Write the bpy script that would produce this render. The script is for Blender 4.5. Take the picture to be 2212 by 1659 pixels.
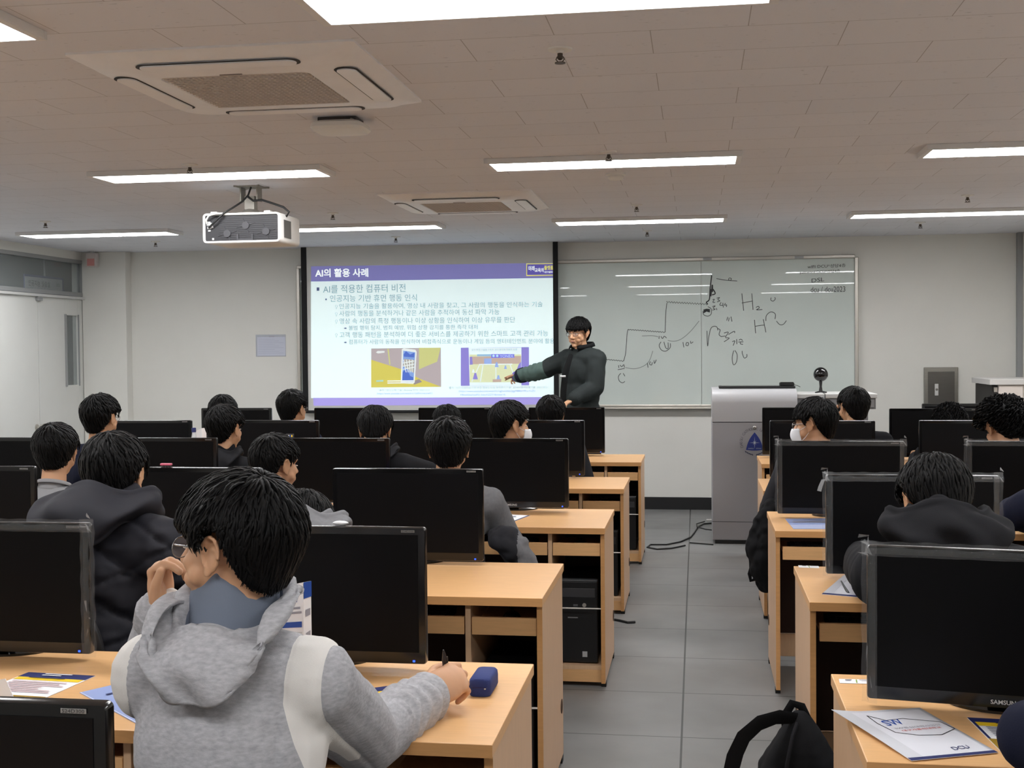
import bpy, bmesh, math, random
import numpy as np
from mathutils import Vector, Matrix, Euler

for _o in list(bpy.data.objects):
    bpy.data.objects.remove(_o)
SC = bpy.context.scene
COL = SC.collection

# ------------------------------------------------------------------ camera
F_PX, CX, CY, CAM_H = 2640.0, 1106.0, 829.5, 1.515
VPX, VPY, ROLL = 1505.0, 750.0, -0.0091          # vanishing point of the aisle, slope of the horizon
_d = np.array([VPX - CX, VPY - CY, F_PX]); _d /= np.linalg.norm(_d)
_q = np.array([VPX - 1000 - CX, VPY - 1000 * ROLL - CY, F_PX])
_u = np.cross(_d, _q); _u /= np.linalg.norm(_u)
if _u[1] > 0: _u = -_u
_r = np.cross(_d, _u); _r /= np.linalg.norm(_r)
if _r[0] < 0: _r = -_r
CM = np.stack([_r, _d, _u], 1)                   # world -> camera (x right, y down, z forward)
cam_data = bpy.data.cameras.new('camera')
cam = bpy.data.objects.new('camera', cam_data)
COL.objects.link(cam)
mw = Matrix.Identity(4)
for i in range(3):
    mw[i][0] = CM[0][i]; mw[i][1] = -CM[1][i]; mw[i][2] = -CM[2][i]
mw[0][3], mw[1][3], mw[2][3] = 0, 0, CAM_H
cam.matrix_world = mw
cam_data.sensor_fit = 'HORIZONTAL'; cam_data.sensor_width = 36
cam_data.lens = 36 * F_PX / 2212
cam_data.clip_start = 0.05; cam_data.clip_end = 60
SC.camera = cam
CPOS = np.array([0, 0, CAM_H])

def _ray(u, v): return CM.T @ np.array([u - CX, v - CY, F_PX])
def onz(u, v, z):                                # the point of a level plane seen at a pixel of the photo
    r = _ray(u, v); return Vector(CPOS + r * ((z - CAM_H) / r[2]))
def ony(u, v, y):                                # the point at a known distance down the room
    r = _ray(u, v); return Vector(CPOS + r * (y / r[1]))
def onx(u, v, x):
    r = _ray(u, v); return Vector(CPOS + r * (x / r[0]))

# ------------------------------------------------------------------ world, exposure, lamp strength
w = bpy.data.worlds.new('world'); SC.world = w; w.use_nodes = True
w.node_tree.nodes['Background'].inputs[0].default_value = (0.5, 0.5, 0.5, 1)
w.node_tree.nodes['Background'].inputs[1].default_value = 0.02
SC.view_settings.view_transform = 'Standard'
SC.view_settings.look = 'None'
SC.view_settings.gamma = 1
SC.view_settings.use_curve_mapping = False
SC.view_settings.exposure = 0.0
LAMP = 27.0                                       # what the ceiling lamps give off
SC.cycles.max_bounces = 8
SC.cycles.diffuse_bounces = 5
SC.cycles.glossy_bounces = 3
SC.cycles.transparent_max_bounces = 12
SC.cycles.sample_clamp_indirect = 6

# ------------------------------------------------------------------ helpers
def lin(c):
    return tuple((x / 12.92 if x <= 0.04045 else ((x + 0.055) / 1.055) ** 2.4) for x in c)
def rgb(r, g, b): return lin((r / 255, g / 255, b / 255))

MATS = {}
def mat(name, col, rough=0.6, metal=0.0, spec=0.5, noise=0.0, nscale=20, bump=0.0, bscale=60, emit=None, estr=0, stretch=(1, 1, 1), coat=0, alpha=1, sheen=0):
    if name in MATS: return MATS[name]
    m = bpy.data.materials.new(name); m.use_nodes = True
    nt = m.node_tree; b = nt.nodes['Principled BSDF']
    c = (*col, 1)
    b.inputs['Base Color'].default_value = c
    b.inputs['Roughness'].default_value = rough
    b.inputs['Metallic'].default_value = metal
    b.inputs['Specular IOR Level'].default_value = spec
    if coat: b.inputs['Coat Weight'].default_value = coat; b.inputs['Coat Roughness'].default_value = 0.08
    if sheen: b.inputs['Sheen Weight'].default_value = sheen
    if alpha < 1: b.inputs['Alpha'].default_value = alpha
    if emit is not None:
        b.inputs['Emission Color'].default_value = (*emit, 1); b.inputs['Emission Strength'].default_value = estr
    if noise or bump:
        tc = nt.nodes.new('ShaderNodeTexCoord'); mp = nt.nodes.new('ShaderNodeMapping')
        mp.inputs['Scale'].default_value = stretch
        nt.links.new(tc.outputs['Object'], mp.inputs[0])
    if noise:
        n = nt.nodes.new('ShaderNodeTexNoise'); n.inputs['Scale'].default_value = nscale; n.inputs['Detail'].default_value = 5
        nt.links.new(mp.outputs[0], n.inputs['Vector'])
        r = nt.nodes.new('ShaderNodeValToRGB')
        r.color_ramp.elements[0].position = 0.3; r.color_ramp.elements[1].position = 0.7
        r.color_ramp.elements[0].color = (*[x * (1 - noise) for x in col], 1)
        r.color_ramp.elements[1].color = (*[min(1, x * (1 + noise)) for x in col], 1)
        nt.links.new(n.outputs['Fac'], r.inputs[0]); nt.links.new(r.outputs[0], b.inputs['Base Color'])
    if bump:
        n2 = nt.nodes.new('ShaderNodeTexNoise'); n2.inputs['Scale'].default_value = bscale; n2.inputs['Detail'].default_value = 4
        nt.links.new(mp.outputs[0], n2.inputs['Vector'])
        bp = nt.nodes.new('ShaderNodeBump'); bp.inputs['Strength'].default_value = bump; bp.inputs['Distance'].default_value = 0.004
        nt.links.new(n2.outputs['Fac'], bp.inputs['Height']); nt.links.new(bp.outputs[0], b.inputs['Normal'])
    MATS[name] = m
    return m

def N(nt, typ, **kw):
    n = nt.nodes.new(typ)
    for k, v in kw.items():
        if k in ('operation', 'data_type', 'blend_type', 'offset', 'squash', 'noise_dimensions', 'feature', 'wave_type', 'bands_direction'): setattr(n, k, v)
        else: n.inputs[k].default_value = v
    return n

def rot_to(d):
    return Vector((0, 0, 1)).rotation_difference(Vector(d).normalized()).to_matrix()

class MB:
    """collects shapes; build() links them as one mesh object"""
    def __init__(s): s.v = []; s.f = []; s.mi = []; s.cur = 0
    def add(s, vs, fs):
        o = len(s.v); s.v.extend([tuple(p) for p in vs])
        for f in fs: s.f.append(tuple(i + o for i in f)); s.mi.append(s.cur)
        return s
    def box(s, x0, x1, y0, y1, z0, z1):
        x0, x1 = min(x0, x1), max(x0, x1); y0, y1 = min(y0, y1), max(y0, y1); z0, z1 = min(z0, z1), max(z0, z1)
        return s.add([(x0, y0, z0), (x1, y0, z0), (x1, y1, z0), (x0, y1, z0), (x0, y0, z1), (x1, y0, z1), (x1, y1, z1), (x0, y1, z1)],
              [(3, 2, 1, 0), (4, 5, 6, 7), (0, 1, 5, 4), (1, 2, 6, 5), (2, 3, 7, 6), (3, 0, 4, 7)])
    def obox(s, c, half, R):                       # an oriented box
        c = Vector(c); vs = []
        for k in ((-1, -1, -1), (1, -1, -1), (1, 1, -1), (-1, 1, -1), (-1, -1, 1), (1, -1, 1), (1, 1, 1), (-1, 1, 1)):
            vs.append(c + R @ Vector([k[i] * half[i] for i in range(3)]))
        return s.add(vs, [(3, 2, 1, 0), (4, 5, 6, 7), (0, 1, 5, 4), (1, 2, 6, 5), (2, 3, 7, 6), (3, 0, 4, 7)])
    def tube(s, pts, r, n=10, flat=1.0, up=None, closed=False):
        pts = [Vector(p) for p in pts]; m = len(pts)
        rs = r if isinstance(r, (list, tuple)) else [r] * m
        vs = []; prev = None
        for i, p in enumerate(pts):
            if closed: t = pts[(i + 1) % m] - pts[i - 1]
            else: t = pts[min(i + 1, m - 1)] - pts[max(i - 1, 0)]
            if t.length < 1e-9: t = Vector((0, 0, 1))
            t.normalize()
            if prev is None:
                a = Vector(up) if up is not None else (Vector((0, 0, 1)) if abs(t.z) < 0.9 else Vector((1, 0, 0)))
            else: a = prev
            a = (a - t * a.dot(t))
            if a.length < 1e-6: a = t.orthogonal()
            a.normalize(); b = t.cross(a); prev = a
            for k in range(n):
                g = 2 * math.pi * k / n
                vs.append(p + a * (math.cos(g) * rs[i] * flat) + b * (math.sin(g) * rs[i]))
        fs = []
        for i in range(m if closed else m - 1):
            j = (i + 1) % m
            for k in range(n):
                l = (k + 1) % n
                fs.append((i * n + k, i * n + l, j * n + l, j * n + k))
        if not closed:
            fs.append(tuple(range(n - 1, -1, -1))); fs.append(tuple((m - 1) * n + k for k in range(n)))
        return s.add(vs, fs)
    def cyl(s, p0, p1, r0, r1=None, n=24): return s.tube([p0, p1], [r0, r0 if r1 is None else r1], n)
    def ell(s, c, r, R=None, nu=18, nv=12):
        c = Vector(c); r = (r, r, r) if isinstance(r, (int, float)) else r
        vs = []; fs = []
        def tr(p): p = Vector((p[0] * r[0], p[1] * r[1], p[2] * r[2])); return c + (R @ p if R else p)
        vs.append(tr((0, 0, 1)))
        for j in range(1, nv):
            th = math.pi * j / nv
            for i in range(nu):
                ph = 2 * math.pi * i / nu
                vs.append(tr((math.sin(th) * math.cos(ph), math.sin(th) * math.sin(ph), math.cos(th))))
        vs.append(tr((0, 0, -1)))
        for i in range(nu):
            k = (i + 1) % nu
            fs.append((0, 1 + i, 1 + k))
            for j in range(nv - 2):
                a = 1 + j * nu; fs.append((a + i, a + nu + i, a + nu + k, a + k))
            a = 1 + (nv - 2) * nu; fs.append((a + i, len(vs) - 1, a + k))
        return s.add(vs, fs)
    def limb(s, pts, rs, n=14):                    # a chain of tapered capsules
        pts = [Vector(p) for p in pts]
        for i in range(len(pts) - 1): s.tube([pts[i], pts[i + 1]], [rs[i], rs[i + 1]], n)
        for p, r in zip(pts, rs): s.ell(p, r, None, n, 8)
        return s
    def prism(s, pts, a, b, axis='y'):             # polygon (2d) extruded along an axis
        n = len(pts)
        def q(p, t): return {'y': (p[0], t, p[1]), 'z': (p[0], p[1], t), 'x': (t, p[0], p[1])}[axis]
        vs = [q(p, a) for p in pts] + [q(p, b) for p in pts]
        fs = [tuple(range(n - 1, -1, -1)), tuple(range(n, 2 * n))]
        for i in range(n): j = (i + 1) % n; fs.append((i, j, n + j, n + i))
        return s.add(vs, fs)
    def grid(s, fn, nu, nv, cu=False):
        vs = [fn(i / nu if cu else i / (nu - 1), j / (nv - 1)) for i in range(nu) for j in range(nv)]
        fs = []
        for i in range(nu if cu else nu - 1):
            k = (i + 1) % nu
            for j in range(nv - 1): fs.append((i * nv + j, k * nv + j, k * nv + j + 1, i * nv + j + 1))
        return s.add(vs, fs)
    def lathe(s, prof, c=(0, 0, 0), n=32, R=None):
        c = Vector(c); vs = []
        for r, z in prof:
            for k in range(n):
                g = 2 * math.pi * k / n; p = Vector((r * math.cos(g), r * math.sin(g), z)); vs.append(c + (R @ p if R else p))
        fs = []
        for i in range(len(prof) - 1):
            for k in range(n): l = (k + 1) % n; fs.append((i * n + k, i * n + l, (i + 1) * n + l, (i + 1) * n + k))
        fs.append(tuple(range(n - 1, -1, -1))); fs.append(tuple((len(prof) - 1) * n + k for k in range(n)))
        return s.add(vs, fs)
    def mesh(s, name):
        me = bpy.data.meshes.new(name); me.from_pydata(s.v, [], s.f); me.update()
        return me
    def build(s, name, m, parent=None, smooth=35, bevel=0, solid=0, sub=0, fix=True):
        me = s.mesh(name)
        if fix:
            bm = bmesh.new(); bm.from_mesh(me); bmesh.ops.recalc_face_normals(bm, faces=bm.faces); bm.to_mesh(me); bm.free()
        ms = m if isinstance(m, (list, tuple)) else [m]
        for x in ms: me.materials.append(x)
        if len(ms) > 1: me.polygons.foreach_set('material_index', s.mi)
        return link(name, me, parent, smooth, bevel, solid, sub)

def link(name, me, parent=None, smooth=35, bevel=0, solid=0, sub=0):
    if smooth:
        me.polygons.foreach_set('use_smooth', [True] * len(me.polygons))
        if smooth < 180: me.set_sharp_from_angle(angle=math.radians(smooth))
    o = bpy.data.objects.new(name, me); COL.objects.link(o)
    if parent is not None: o.parent = parent
    if solid: d = o.modifiers.new('solidify', 'SOLIDIFY'); d.thickness = solid; d.offset = -1
    if sub: d = o.modifiers.new('subdivision', 'SUBSURF'); d.levels = sub; d.render_levels = sub
    if bevel:
        d = o.modifiers.new('bevel', 'BEVEL'); d.width = bevel; d.segments = 2; d.limit_method = 'ANGLE'; d.angle_limit = math.radians(40)
    return o

def tag(o, label, cat, group=None):
    o['label'] = label; o['category'] = cat
    if group: o['group'] = group
    return o
def thing(name, label, cat, loc=(0, 0, 0), rz=0, group=None):
    o = bpy.data.objects.new(name, None); COL.objects.link(o); o.empty_display_size = 0.05
    o.location = loc; o.rotation_euler = (0, 0, rz)
    return tag(o, label, cat, group)
def struct(o): o['kind'] = 'structure'; return o
def kids(o): return [c for c in bpy.data.objects if c.parent == o]
def dup(o, loc=None, label=None, rz=None, parent=None):
    c = o.copy(); COL.objects.link(c)
    if parent is not None: c.parent = parent
    if loc is not None: c.location = loc
    if rz is not None: c.rotation_euler = (0, 0, rz)
    if label: c['label'] = label
    for k in kids(o): dup(k, parent=c)
    return c

def text_mesh(body, w=None, h=None, align='LEFT', bold=0.0, sp=1.0):
    cu = bpy.data.curves.new('lettering', 'FONT'); cu.body = body; cu.size = 1; cu.offset = bold; cu.space_character = sp
    cu.resolution_u = 3
    o = bpy.data.objects.new('lettering', cu); COL.objects.link(o)
    dg = bpy.context.evaluated_depsgraph_get(); dg.update()
    me = bpy.data.meshes.new_from_object(o.evaluated_get(dg))
    bpy.data.objects.remove(o); bpy.data.curves.remove(cu)
    n = len(me.vertices); a = np.empty(n * 3); me.vertices.foreach_get('co', a); a = a.reshape(-1, 3)
    fs = [tuple(p.vertices) for p in me.polygons]
    bpy.data.meshes.remove(me)
    if n == 0: return a, fs
    a[:, 0] -= a[:, 0].min()
    W = a[:, 0].max(); y0 = a[:, 1].min(); Hh = a[:, 1].max() - y0
    a[:, 1] -= y0
    sx = w / W if w else h / Hh
    sy = h / Hh if h else sx
    a[:, 0] *= sx; a[:, 1] *= sy; a[:, 2] = 0
    if align == 'CENTER': a[:, 0] -= a[:, 0].max() / 2
    return a, fs
def put_text(mb, body, o, ex, ey, w=None, h=None, align='LEFT', bold=0.0, sp=1.0):
    """lettering on a surface: o lower left corner, ex / ey unit vectors"""
    a, fs = text_mesh(body, w, h, align, bold, sp)
    o = Vector(o); ex = Vector(ex).normalized(); ey = Vector(ey).normalized()
    mb.add([o + ex * p[0] + ey * p[1] for p in a], fs)

# vectorised value noise
_rs = np.random.RandomState(7); _tab = _rs.rand(4096)
def vnoise(p, f=1.0, seed=0):
    q = np.asarray(p) * f + seed * 17.31; i = np.floor(q).astype(np.int64); t = q - i; t = t * t * (3 - 2 * t)
    def h(a, b, c): return _tab[(a * 73856093 ^ b * 19349663 ^ c * 83492791) & 4095]
    r = 0
    for dx in (0, 1):
        for dy in (0, 1):
            for dz in (0, 1):
                wgt = (t[:, 0] if dx else 1 - t[:, 0]) * (t[:, 1] if dy else 1 - t[:, 1]) * (t[:, 2] if dz else 1 - t[:, 2])
                r = r + wgt * h(i[:, 0] + dx, i[:, 1] + dy, i[:, 2] + dz)
    return r * 2 - 1

def remesh(mb, name, vox, it=4, fac=0.5):
    me = mb.mesh('tmp'); o = bpy.data.objects.new('tmp', me); COL.objects.link(o)
    m = o.modifiers.new('r', 'REMESH'); m.mode = 'VOXEL'; m.voxel_size = vox; m.use_smooth_shade = True
    if it: s = o.modifiers.new('s', 'SMOOTH'); s.iterations = it; s.factor = fac
    dg = bpy.context.evaluated_depsgraph_get(); dg.update()
    r = bpy.data.meshes.new_from_object(o.evaluated_get(dg)); r.name = name
    bpy.data.objects.remove(o); bpy.data.meshes.remove(me)
    r.materials.clear()
    return r
def co(me):
    a = np.empty(len(me.vertices) * 3); me.vertices.foreach_get('co', a); return a.reshape(-1, 3)
def nor(me):
    a = np.empty(len(me.vertices) * 3, dtype=np.float32); me.vertex_normals.foreach_get('vector', a); return a.reshape(-1, 3)
def setco(me, a): me.vertices.foreach_set('co', np.asarray(a, dtype=np.float32).ravel()); me.update()
# ------------------------------------------------------------------ materials
def wood_mat(name, c, along):
    m = bpy.data.materials.new(name); m.use_nodes = True; nt = m.node_tree; b = nt.nodes['Principled BSDF']
    tc = N(nt, 'ShaderNodeTexCoord'); mp = N(nt, 'ShaderNodeMapping'); mp.inputs['Scale'].default_value = along
    nt.links.new(tc.outputs['Object'], mp.inputs[0])
    n = N(nt, 'ShaderNodeTexNoise', Scale=9.0, Detail=6.0, Distortion=0.6); nt.links.new(mp.outputs[0], n.inputs['Vector'])
    r = N(nt, 'ShaderNodeValToRGB'); r.color_ramp.elements[0].position = 0.3; r.color_ramp.elements[1].position = 0.72
    r.color_ramp.elements[0].color = (*[x * 0.93 for x in c], 1); r.color_ramp.elements[1].color = (*[min(1, x * 1.03) for x in c], 1)
    nt.links.new(n.outputs['Fac'], r.inputs[0]); nt.links.new(r.outputs[0], b.inputs['Base Color'])
    b.inputs['Roughness'].default_value = 0.36; b.inputs['Specular IOR Level'].default_value = 0.4
    return m
WOOD_TOP = wood_mat('beech_top', rgb(226, 178, 124), (1.2, 14, 14))
WOOD_SIDE = wood_mat('beech_side', rgb(216, 180, 144), (14, 14, 1.2))
WOOD_EDGE = wood_mat('beech_edge', rgb(204, 152, 98), (1.5, 14, 14))
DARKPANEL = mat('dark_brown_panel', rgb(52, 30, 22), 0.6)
BLACK = mat('black_plastic', rgb(20, 20, 21), 0.45)
GLOSSB = mat('gloss_black', rgb(10, 10, 11), 0.16, spec=0.6)
SCREEN = mat('dark_screen', rgb(11, 11, 13), 0.4, spec=0.12)
STEEL = mat('brushed_steel', rgb(150, 148, 142), 0.35, metal=0.9, noise=0.08, nscale=8, stretch=(1, 1, 30))
ALU = mat('aluminium', rgb(190, 186, 178), 0.35, metal=0.7)
WHITEP = mat('white_plastic', rgb(225, 224, 220), 0.45)
WHITEM = mat('white_metal', rgb(205, 205, 203), 0.5)
WALL = mat('wall_paint', rgb(222, 221, 215), 0.92, noise=0.02, nscale=3, bump=0.05, bscale=180)
DOORM = mat('door_paint', rgb(216, 217, 213), 0.7, noise=0.015, nscale=4)
GREYM = mat('grey_frame', rgb(150, 152, 152), 0.55)
PAPER = mat('white_paper', rgb(238, 238, 240), 0.7)
INK = mat('black_ink', rgb(25, 25, 30), 0.7)
NAVY = mat('navy_print', rgb(24, 34, 92), 0.6)
BLUEP = mat('blue_print', rgb(30, 74, 160), 0.6)
YELLOWP = mat('yellow_print', rgb(232, 196, 30), 0.6)
OCHRE = mat('ochre_print', rgb(160, 126, 20), 0.6)
GREYP = mat('grey_print', rgb(150, 150, 160), 0.7)
REDP = mat('red_print', rgb(190, 60, 50), 0.6)
CABLE = mat('black_cable', rgb(16, 16, 17), 0.5)

def floor_mat():
    m = bpy.data.materials.new('grey_floor_tiles'); m.use_nodes = True; nt = m.node_tree; b = nt.nodes['Principled BSDF']
    g = N(nt, 'ShaderNodeNewGeometry'); s = N(nt, 'ShaderNodeSeparateXYZ'); nt.links.new(g.outputs['Position'], s.inputs[0])
    S = 0.6137; lines = []
    for out, off in ((0, -0.065), (1, 4.752 - 12 * S)):
        a = N(nt, 'ShaderNodeMath', operation='SUBTRACT'); a.inputs[1].default_value = off; nt.links.new(s.outputs[out], a.inputs[0])
        p = N(nt, 'ShaderNodeMath', operation='PINGPONG'); p.inputs[1].default_value = S / 2; nt.links.new(a.outputs[0], p.inputs[0])
        l = N(nt, 'ShaderNodeMath', operation='LESS_THAN'); l.inputs[1].default_value = 0.004 if out == 0 else 0.003; nt.links.new(p.outputs[0], l.inputs[0])
        lines.append(l)
    mx = N(nt, 'ShaderNodeMath', operation='MAXIMUM'); nt.links.new(lines[0].outputs[0], mx.inputs[0]); nt.links.new(lines[1].outputs[0], mx.inputs[1])
    n = N(nt, 'ShaderNodeTexNoise', Scale=2.6, Detail=7.0); nt.links.new(g.outputs['Position'], n.inputs['Vector'])
    r = N(nt, 'ShaderNodeValToRGB'); r.color_ramp.elements[0].position = 0.3; r.color_ramp.elements[1].position = 0.7
    r.color_ramp.elements[0].color = (*rgb(112, 112, 111), 1); r.color_ramp.elements[1].color = (*rgb(130, 130, 129), 1)
    nt.links.new(n.outputs['Fac'], r.inputs[0])
    mix = N(nt, 'ShaderNodeMix', data_type='RGBA'); nt.links.new(mx.outputs[0], mix.inputs[0]); nt.links.new(r.outputs[0], mix.inputs[6])
    mix.inputs[7].default_value = (*rgb(44, 44, 44), 1)
    nt.links.new(mix.outputs[2], b.inputs['Base Color']); b.inputs['Roughness'].default_value = 0.42; b.inputs['Specular IOR Level'].default_value = 0.4
    return m
def ceil_mat():
    m = bpy.data.materials.new('ceiling_boards'); m.use_nodes = True; nt = m.node_tree; b = nt.nodes['Principled BSDF']
    g = N(nt, 'ShaderNodeNewGeometry')
    br = nt.nodes.new('ShaderNodeTexBrick'); br.offset = 0.5; br.squash = 1
    br.inputs['Scale'].default_value = 1; br.inputs['Brick Width'].default_value = 0.606; br.inputs['Row Height'].default_value = 0.303
    br.inputs['Mortar Size'].default_value = 0.0018; br.inputs['Mortar Smooth'].default_value = 0.3; br.inputs['Bias'].default_value = 0
    c1 = rgb(222, 223, 229); c2 = rgb(219, 220, 226)
    br.inputs['Color1'].default_value = (*c1, 1); br.inputs['Color2'].default_value = (*c2, 1); br.inputs['Mortar'].default_value = (*rgb(172, 170, 172), 1)
    mp = N(nt, 'ShaderNodeMapping'); mp.inputs['Location'].default_value = (0.14, 0.05, 0)
    nt.links.new(g.outputs['Position'], mp.inputs[0]); nt.links.new(mp.outputs[0], br.inputs['Vector'])
    # fine worm holes of the mineral boards
    mp2 = N(nt, 'ShaderNodeMapping'); mp2.inputs['Scale'].default_value = (28, 75, 1); nt.links.new(g.outputs['Position'], mp2.inputs[0])
    v = N(nt, 'ShaderNodeTexNoise', Scale=1.0, Detail=2.0); nt.links.new(mp2.outputs[0], v.inputs['Vector'])
    r = N(nt, 'ShaderNodeValToRGB'); r.color_ramp.elements[0].position = 0.24; r.color_ramp.elements[1].position = 0.31
    r.color_ramp.elements[0].color = (0.72, 0.72, 0.72, 1); r.color_ramp.elements[1].color = (1, 1, 1, 1); nt.links.new(v.outputs['Fac'], r.inputs[0])
    mix = N(nt, 'ShaderNodeMix', data_type='RGBA', blend_type='MULTIPLY'); mix.inputs[0].default_value = 1
    nt.links.new(br.outputs['Color'], mix.inputs[6]); nt.links.new(r.outputs[0], mix.inputs[7])
    nt.links.new(mix.outputs[2], b.inputs['Base Color']); b.inputs['Roughness'].default_value = 0.95
    return m

# ------------------------------------------------------------------ the room
XL, XR, YB, YF, ZC = -6.03, 2.87, -2.2, 11.5, 2.51
struct(MB().box(XL - 1.7, XR + 0.1, YB - 0.1, YF + 0.1, -0.1, 0).build('floor', floor_mat(), smooth=0))
struct(MB().box(XL - 1.7, XR + 0.1, YB - 0.1, YF + 0.1, ZC, ZC + 0.1).build('ceiling', ceil_mat(), smooth=0))
struct(MB().box(XL - 0.1, XR + 0.1, YF, YF + 0.15, 0, ZC).build('wall_front', WALL, smooth=0))
struct(MB().box(XL - 0.1, XR + 0.1, YB - 0.15, YB, 0, ZC).build('wall_back', WALL, smooth=0))
struct(MB().box(XR, XR + 0.15, YB, YF, 0, ZC).build('wall_right', WALL, smooth=0))
# left wall with the door opening and the light over it
DY0, DY1 = 9.62, 11.46
b = MB(); b.box(XL - 0.15, XL, YB, DY0, 0, ZC); b.box(XL - 0.15, XL, DY0, YF, 2.43, ZC); b.box(XL - 0.15, XL, DY1, YF, 0, 2.43)
struct(b.build('wall_left', WALL, smooth=0))
struct(MB().box(-6.03, -5.57, YF - 0.12, YF, 0, ZC).build('trim_1', WALL, smooth=0, bevel=0.004))       # corner pier
struct(MB().box(-5.57, XR, YF - 0.015, YF, 0, 0.115).build('baseboard_front', mat('black_skirting', rgb(22, 22, 24), 0.5), smooth=0, bevel=0.003))
struct(MB().box(XR - 0.015, XR, YB, YF - 0.02, 0, 0.115).build('baseboard_right', MATS['black_skirting'], smooth=0))
struct(MB().box(XR - 0.045, XR, YF - 0.06, YF, 0.12, ZC).build('trim_2', GREYM, smooth=0, bevel=0.004))  # grey strip in the right corner
# corridor behind the glass
struct(MB().box(XL - 1.7, XL - 1.6, DY0 - 1, YF + 0.1, 0, ZC).build('wall_corridor', mat('corridor_paint', rgb(180, 184, 184), 0.9), smooth=0))
GLASS = mat('door_glass', rgb(150, 156, 156), 0.12, alpha=0.45)
_l = bpy.data.lights.new('corridor_light', 'AREA'); _l.energy = 14; _l.size = 1.0; _l.color = (0.95, 1, 1)
_o = bpy.data.objects.new('corridor_light', _l); COL.objects.link(_o); _o.location = (XL - 0.85, 10.4, 2.45)
# window over the door
wf = MB(); x0, x1 = XL - 0.06, XL + 0.005
wf.box(x0, x1, DY0, DY1, 2.07, 2.11); wf.box(x0, x1, DY0, DY1, 2.395, 2.43); wf.box(x0, x1, DY1 - 0.06, DY1, 2.11, 2.395); wf.box(x0, x1, DY0, DY0 + 0.06, 2.11, 2.395)
win = struct(wf.build('window_1', GREYM, smooth=0, bevel=0.003))
MB().box(XL - 0.04, XL - 0.034, DY0 + 0.06, DY1 - 0.06, 2.11, 2.395).build('window_pane', GLASS, win, smooth=0)
# double door
d = MB()
for a, c in ((DY0 + 0.005, 10.555), (10.565, DY1 - 0.012)):
    if a < 10: d.box(XL - 0.05, XL - 0.008, a, c, 0.01, 2.04)
    else:
        d.box(XL - 0.05, XL - 0.008, a, 11.05, 0.01, 2.04); d.box(XL - 0.05, XL - 0.008, 11.3, c, 0.01, 2.04)
        d.box(XL - 0.05, XL - 0.008, 11.05, 11.3, 0.01, 1.2); d.box(XL - 0.05, XL - 0.008, 11.05, 11.3, 1.88, 2.04)
door = struct(d.build('door_1', DOORM, smooth=0, bevel=0.002))
MB().box(XL - 0.032, XL - 0.026, 11.05, 11.3, 1.2, 1.88).build('glass_panel', GLASS, door, smooth=0)
fr = MB(); fr.box(XL - 0.01, XL + 0.012, 11.04, 11.052, 1.19, 1.89); fr.box(XL - 0.01, XL + 0.002, 11.298, 11.31, 1.19, 1.89)
fr.build('glazing_bead', GREYM, door, smooth=0)
for yk in (10.50, 10.63):
    k = MB(); k.lathe([(0.03, 0), (0.03, 0.008), (0.012, 0.01), (0.012, 0.035), (0.028, 0.045), (0.03, 0.06), (0.02, 0.072)], (XL - 0.008, yk, 0.83), 20, Matrix.Rotation(math.pi / 2, 3, 'Y'))
    k.build('door_knob', ALU, door)
MB().box(XL - 0.008, XL + 0.03, DY0, DY1 + 0.02, 2.04, 2.065).build('door_rail', WHITEM, door, smooth=0, bevel=0.003)
MB().box(XL - 0.005, XL + 0.025, 10.52, 10.6, 2.0, 2.04).build('door_catch', GREYM, door, smooth=0, bevel=0.003)
struct(MB().box(XL - 0.012, XL + 0.012, DY1 - 0.012, DY1 + 0.02, 0, 2.04).build('trim_3', GREYM, smooth=0))
# room sign hanging in the corridor behind the glass, read from outside
rs = thing('room_sign', 'white room sign with blue edge seen through the glass over the door', 'sign', (XL - 0.12, 10.9, 2.115))
MB().box(-0.012, 0, -0.36, 0.34, 0, 0.135).build('sign_plate', mat('sign_edge', rgb(50, 58, 140), 0.5), rs, smooth=0)
MB().box(0, 0.002, -0.36, 0.315, 0, 0.115).build('sign_face', PAPER, rs, smooth=0)
t = MB(); put_text(t, '인공지능 실습실', (0.003, -0.3, 0.03), (0, 1, 0), (0, 0, 1), w=0.38, h=0.055); put_text(t, 'DCU', (0.003, 0.2, 0.045), (0, 1, 0), (0, 0, 1), w=0.07, h=0.03)
t.build('sign_lettering', INK, rs, smooth=0)
MB().box(-0.008, 0, -0.01, 0.01, 0.13, 0.395).build('sign_hanger', GREYM, rs, smooth=0)

# ------------------------------------------------------------------ ceiling lamps
LDIFF = mat('lamp_diffuser', (0.9, 0.9, 0.9), 0.5, emit=(0.985, 0.985, 1.0), estr=LAMP)
LFRAME = mat('lamp_frame', rgb(222, 221, 220), 0.5)
def make_lamp(x, y, label):
    r = thing('ceiling_light', label, 'ceiling light', (x, y, ZC), group='long flat ceiling lights')
    f = MB(); W, D, h, e = 0.665, 0.15, 0.028, 0.018
    f.box(-W, W, -D, -D + e, -h, 0); f.box(-W, W, D - e, D, -h, 0); f.box(-W, -W + e * 1.6, -D + e, D - e, -h, 0); f.box(W - e * 1.6, W, -D + e, D - e, -h, 0)
    f.build('frame', LFRAME, r, smooth=0, bevel=0.002)
    MB().box(-W + e * 1.6, W - e * 1.6, -D + e, D - e, -h + 0.003, -0.006).build('diffuser', LDIFF, r, smooth=0)
    return r
LX = (-4.87, -2.65, -0.432, 1.80); LYS = (9.5, 6.475, 3.41, 0.38)
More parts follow.
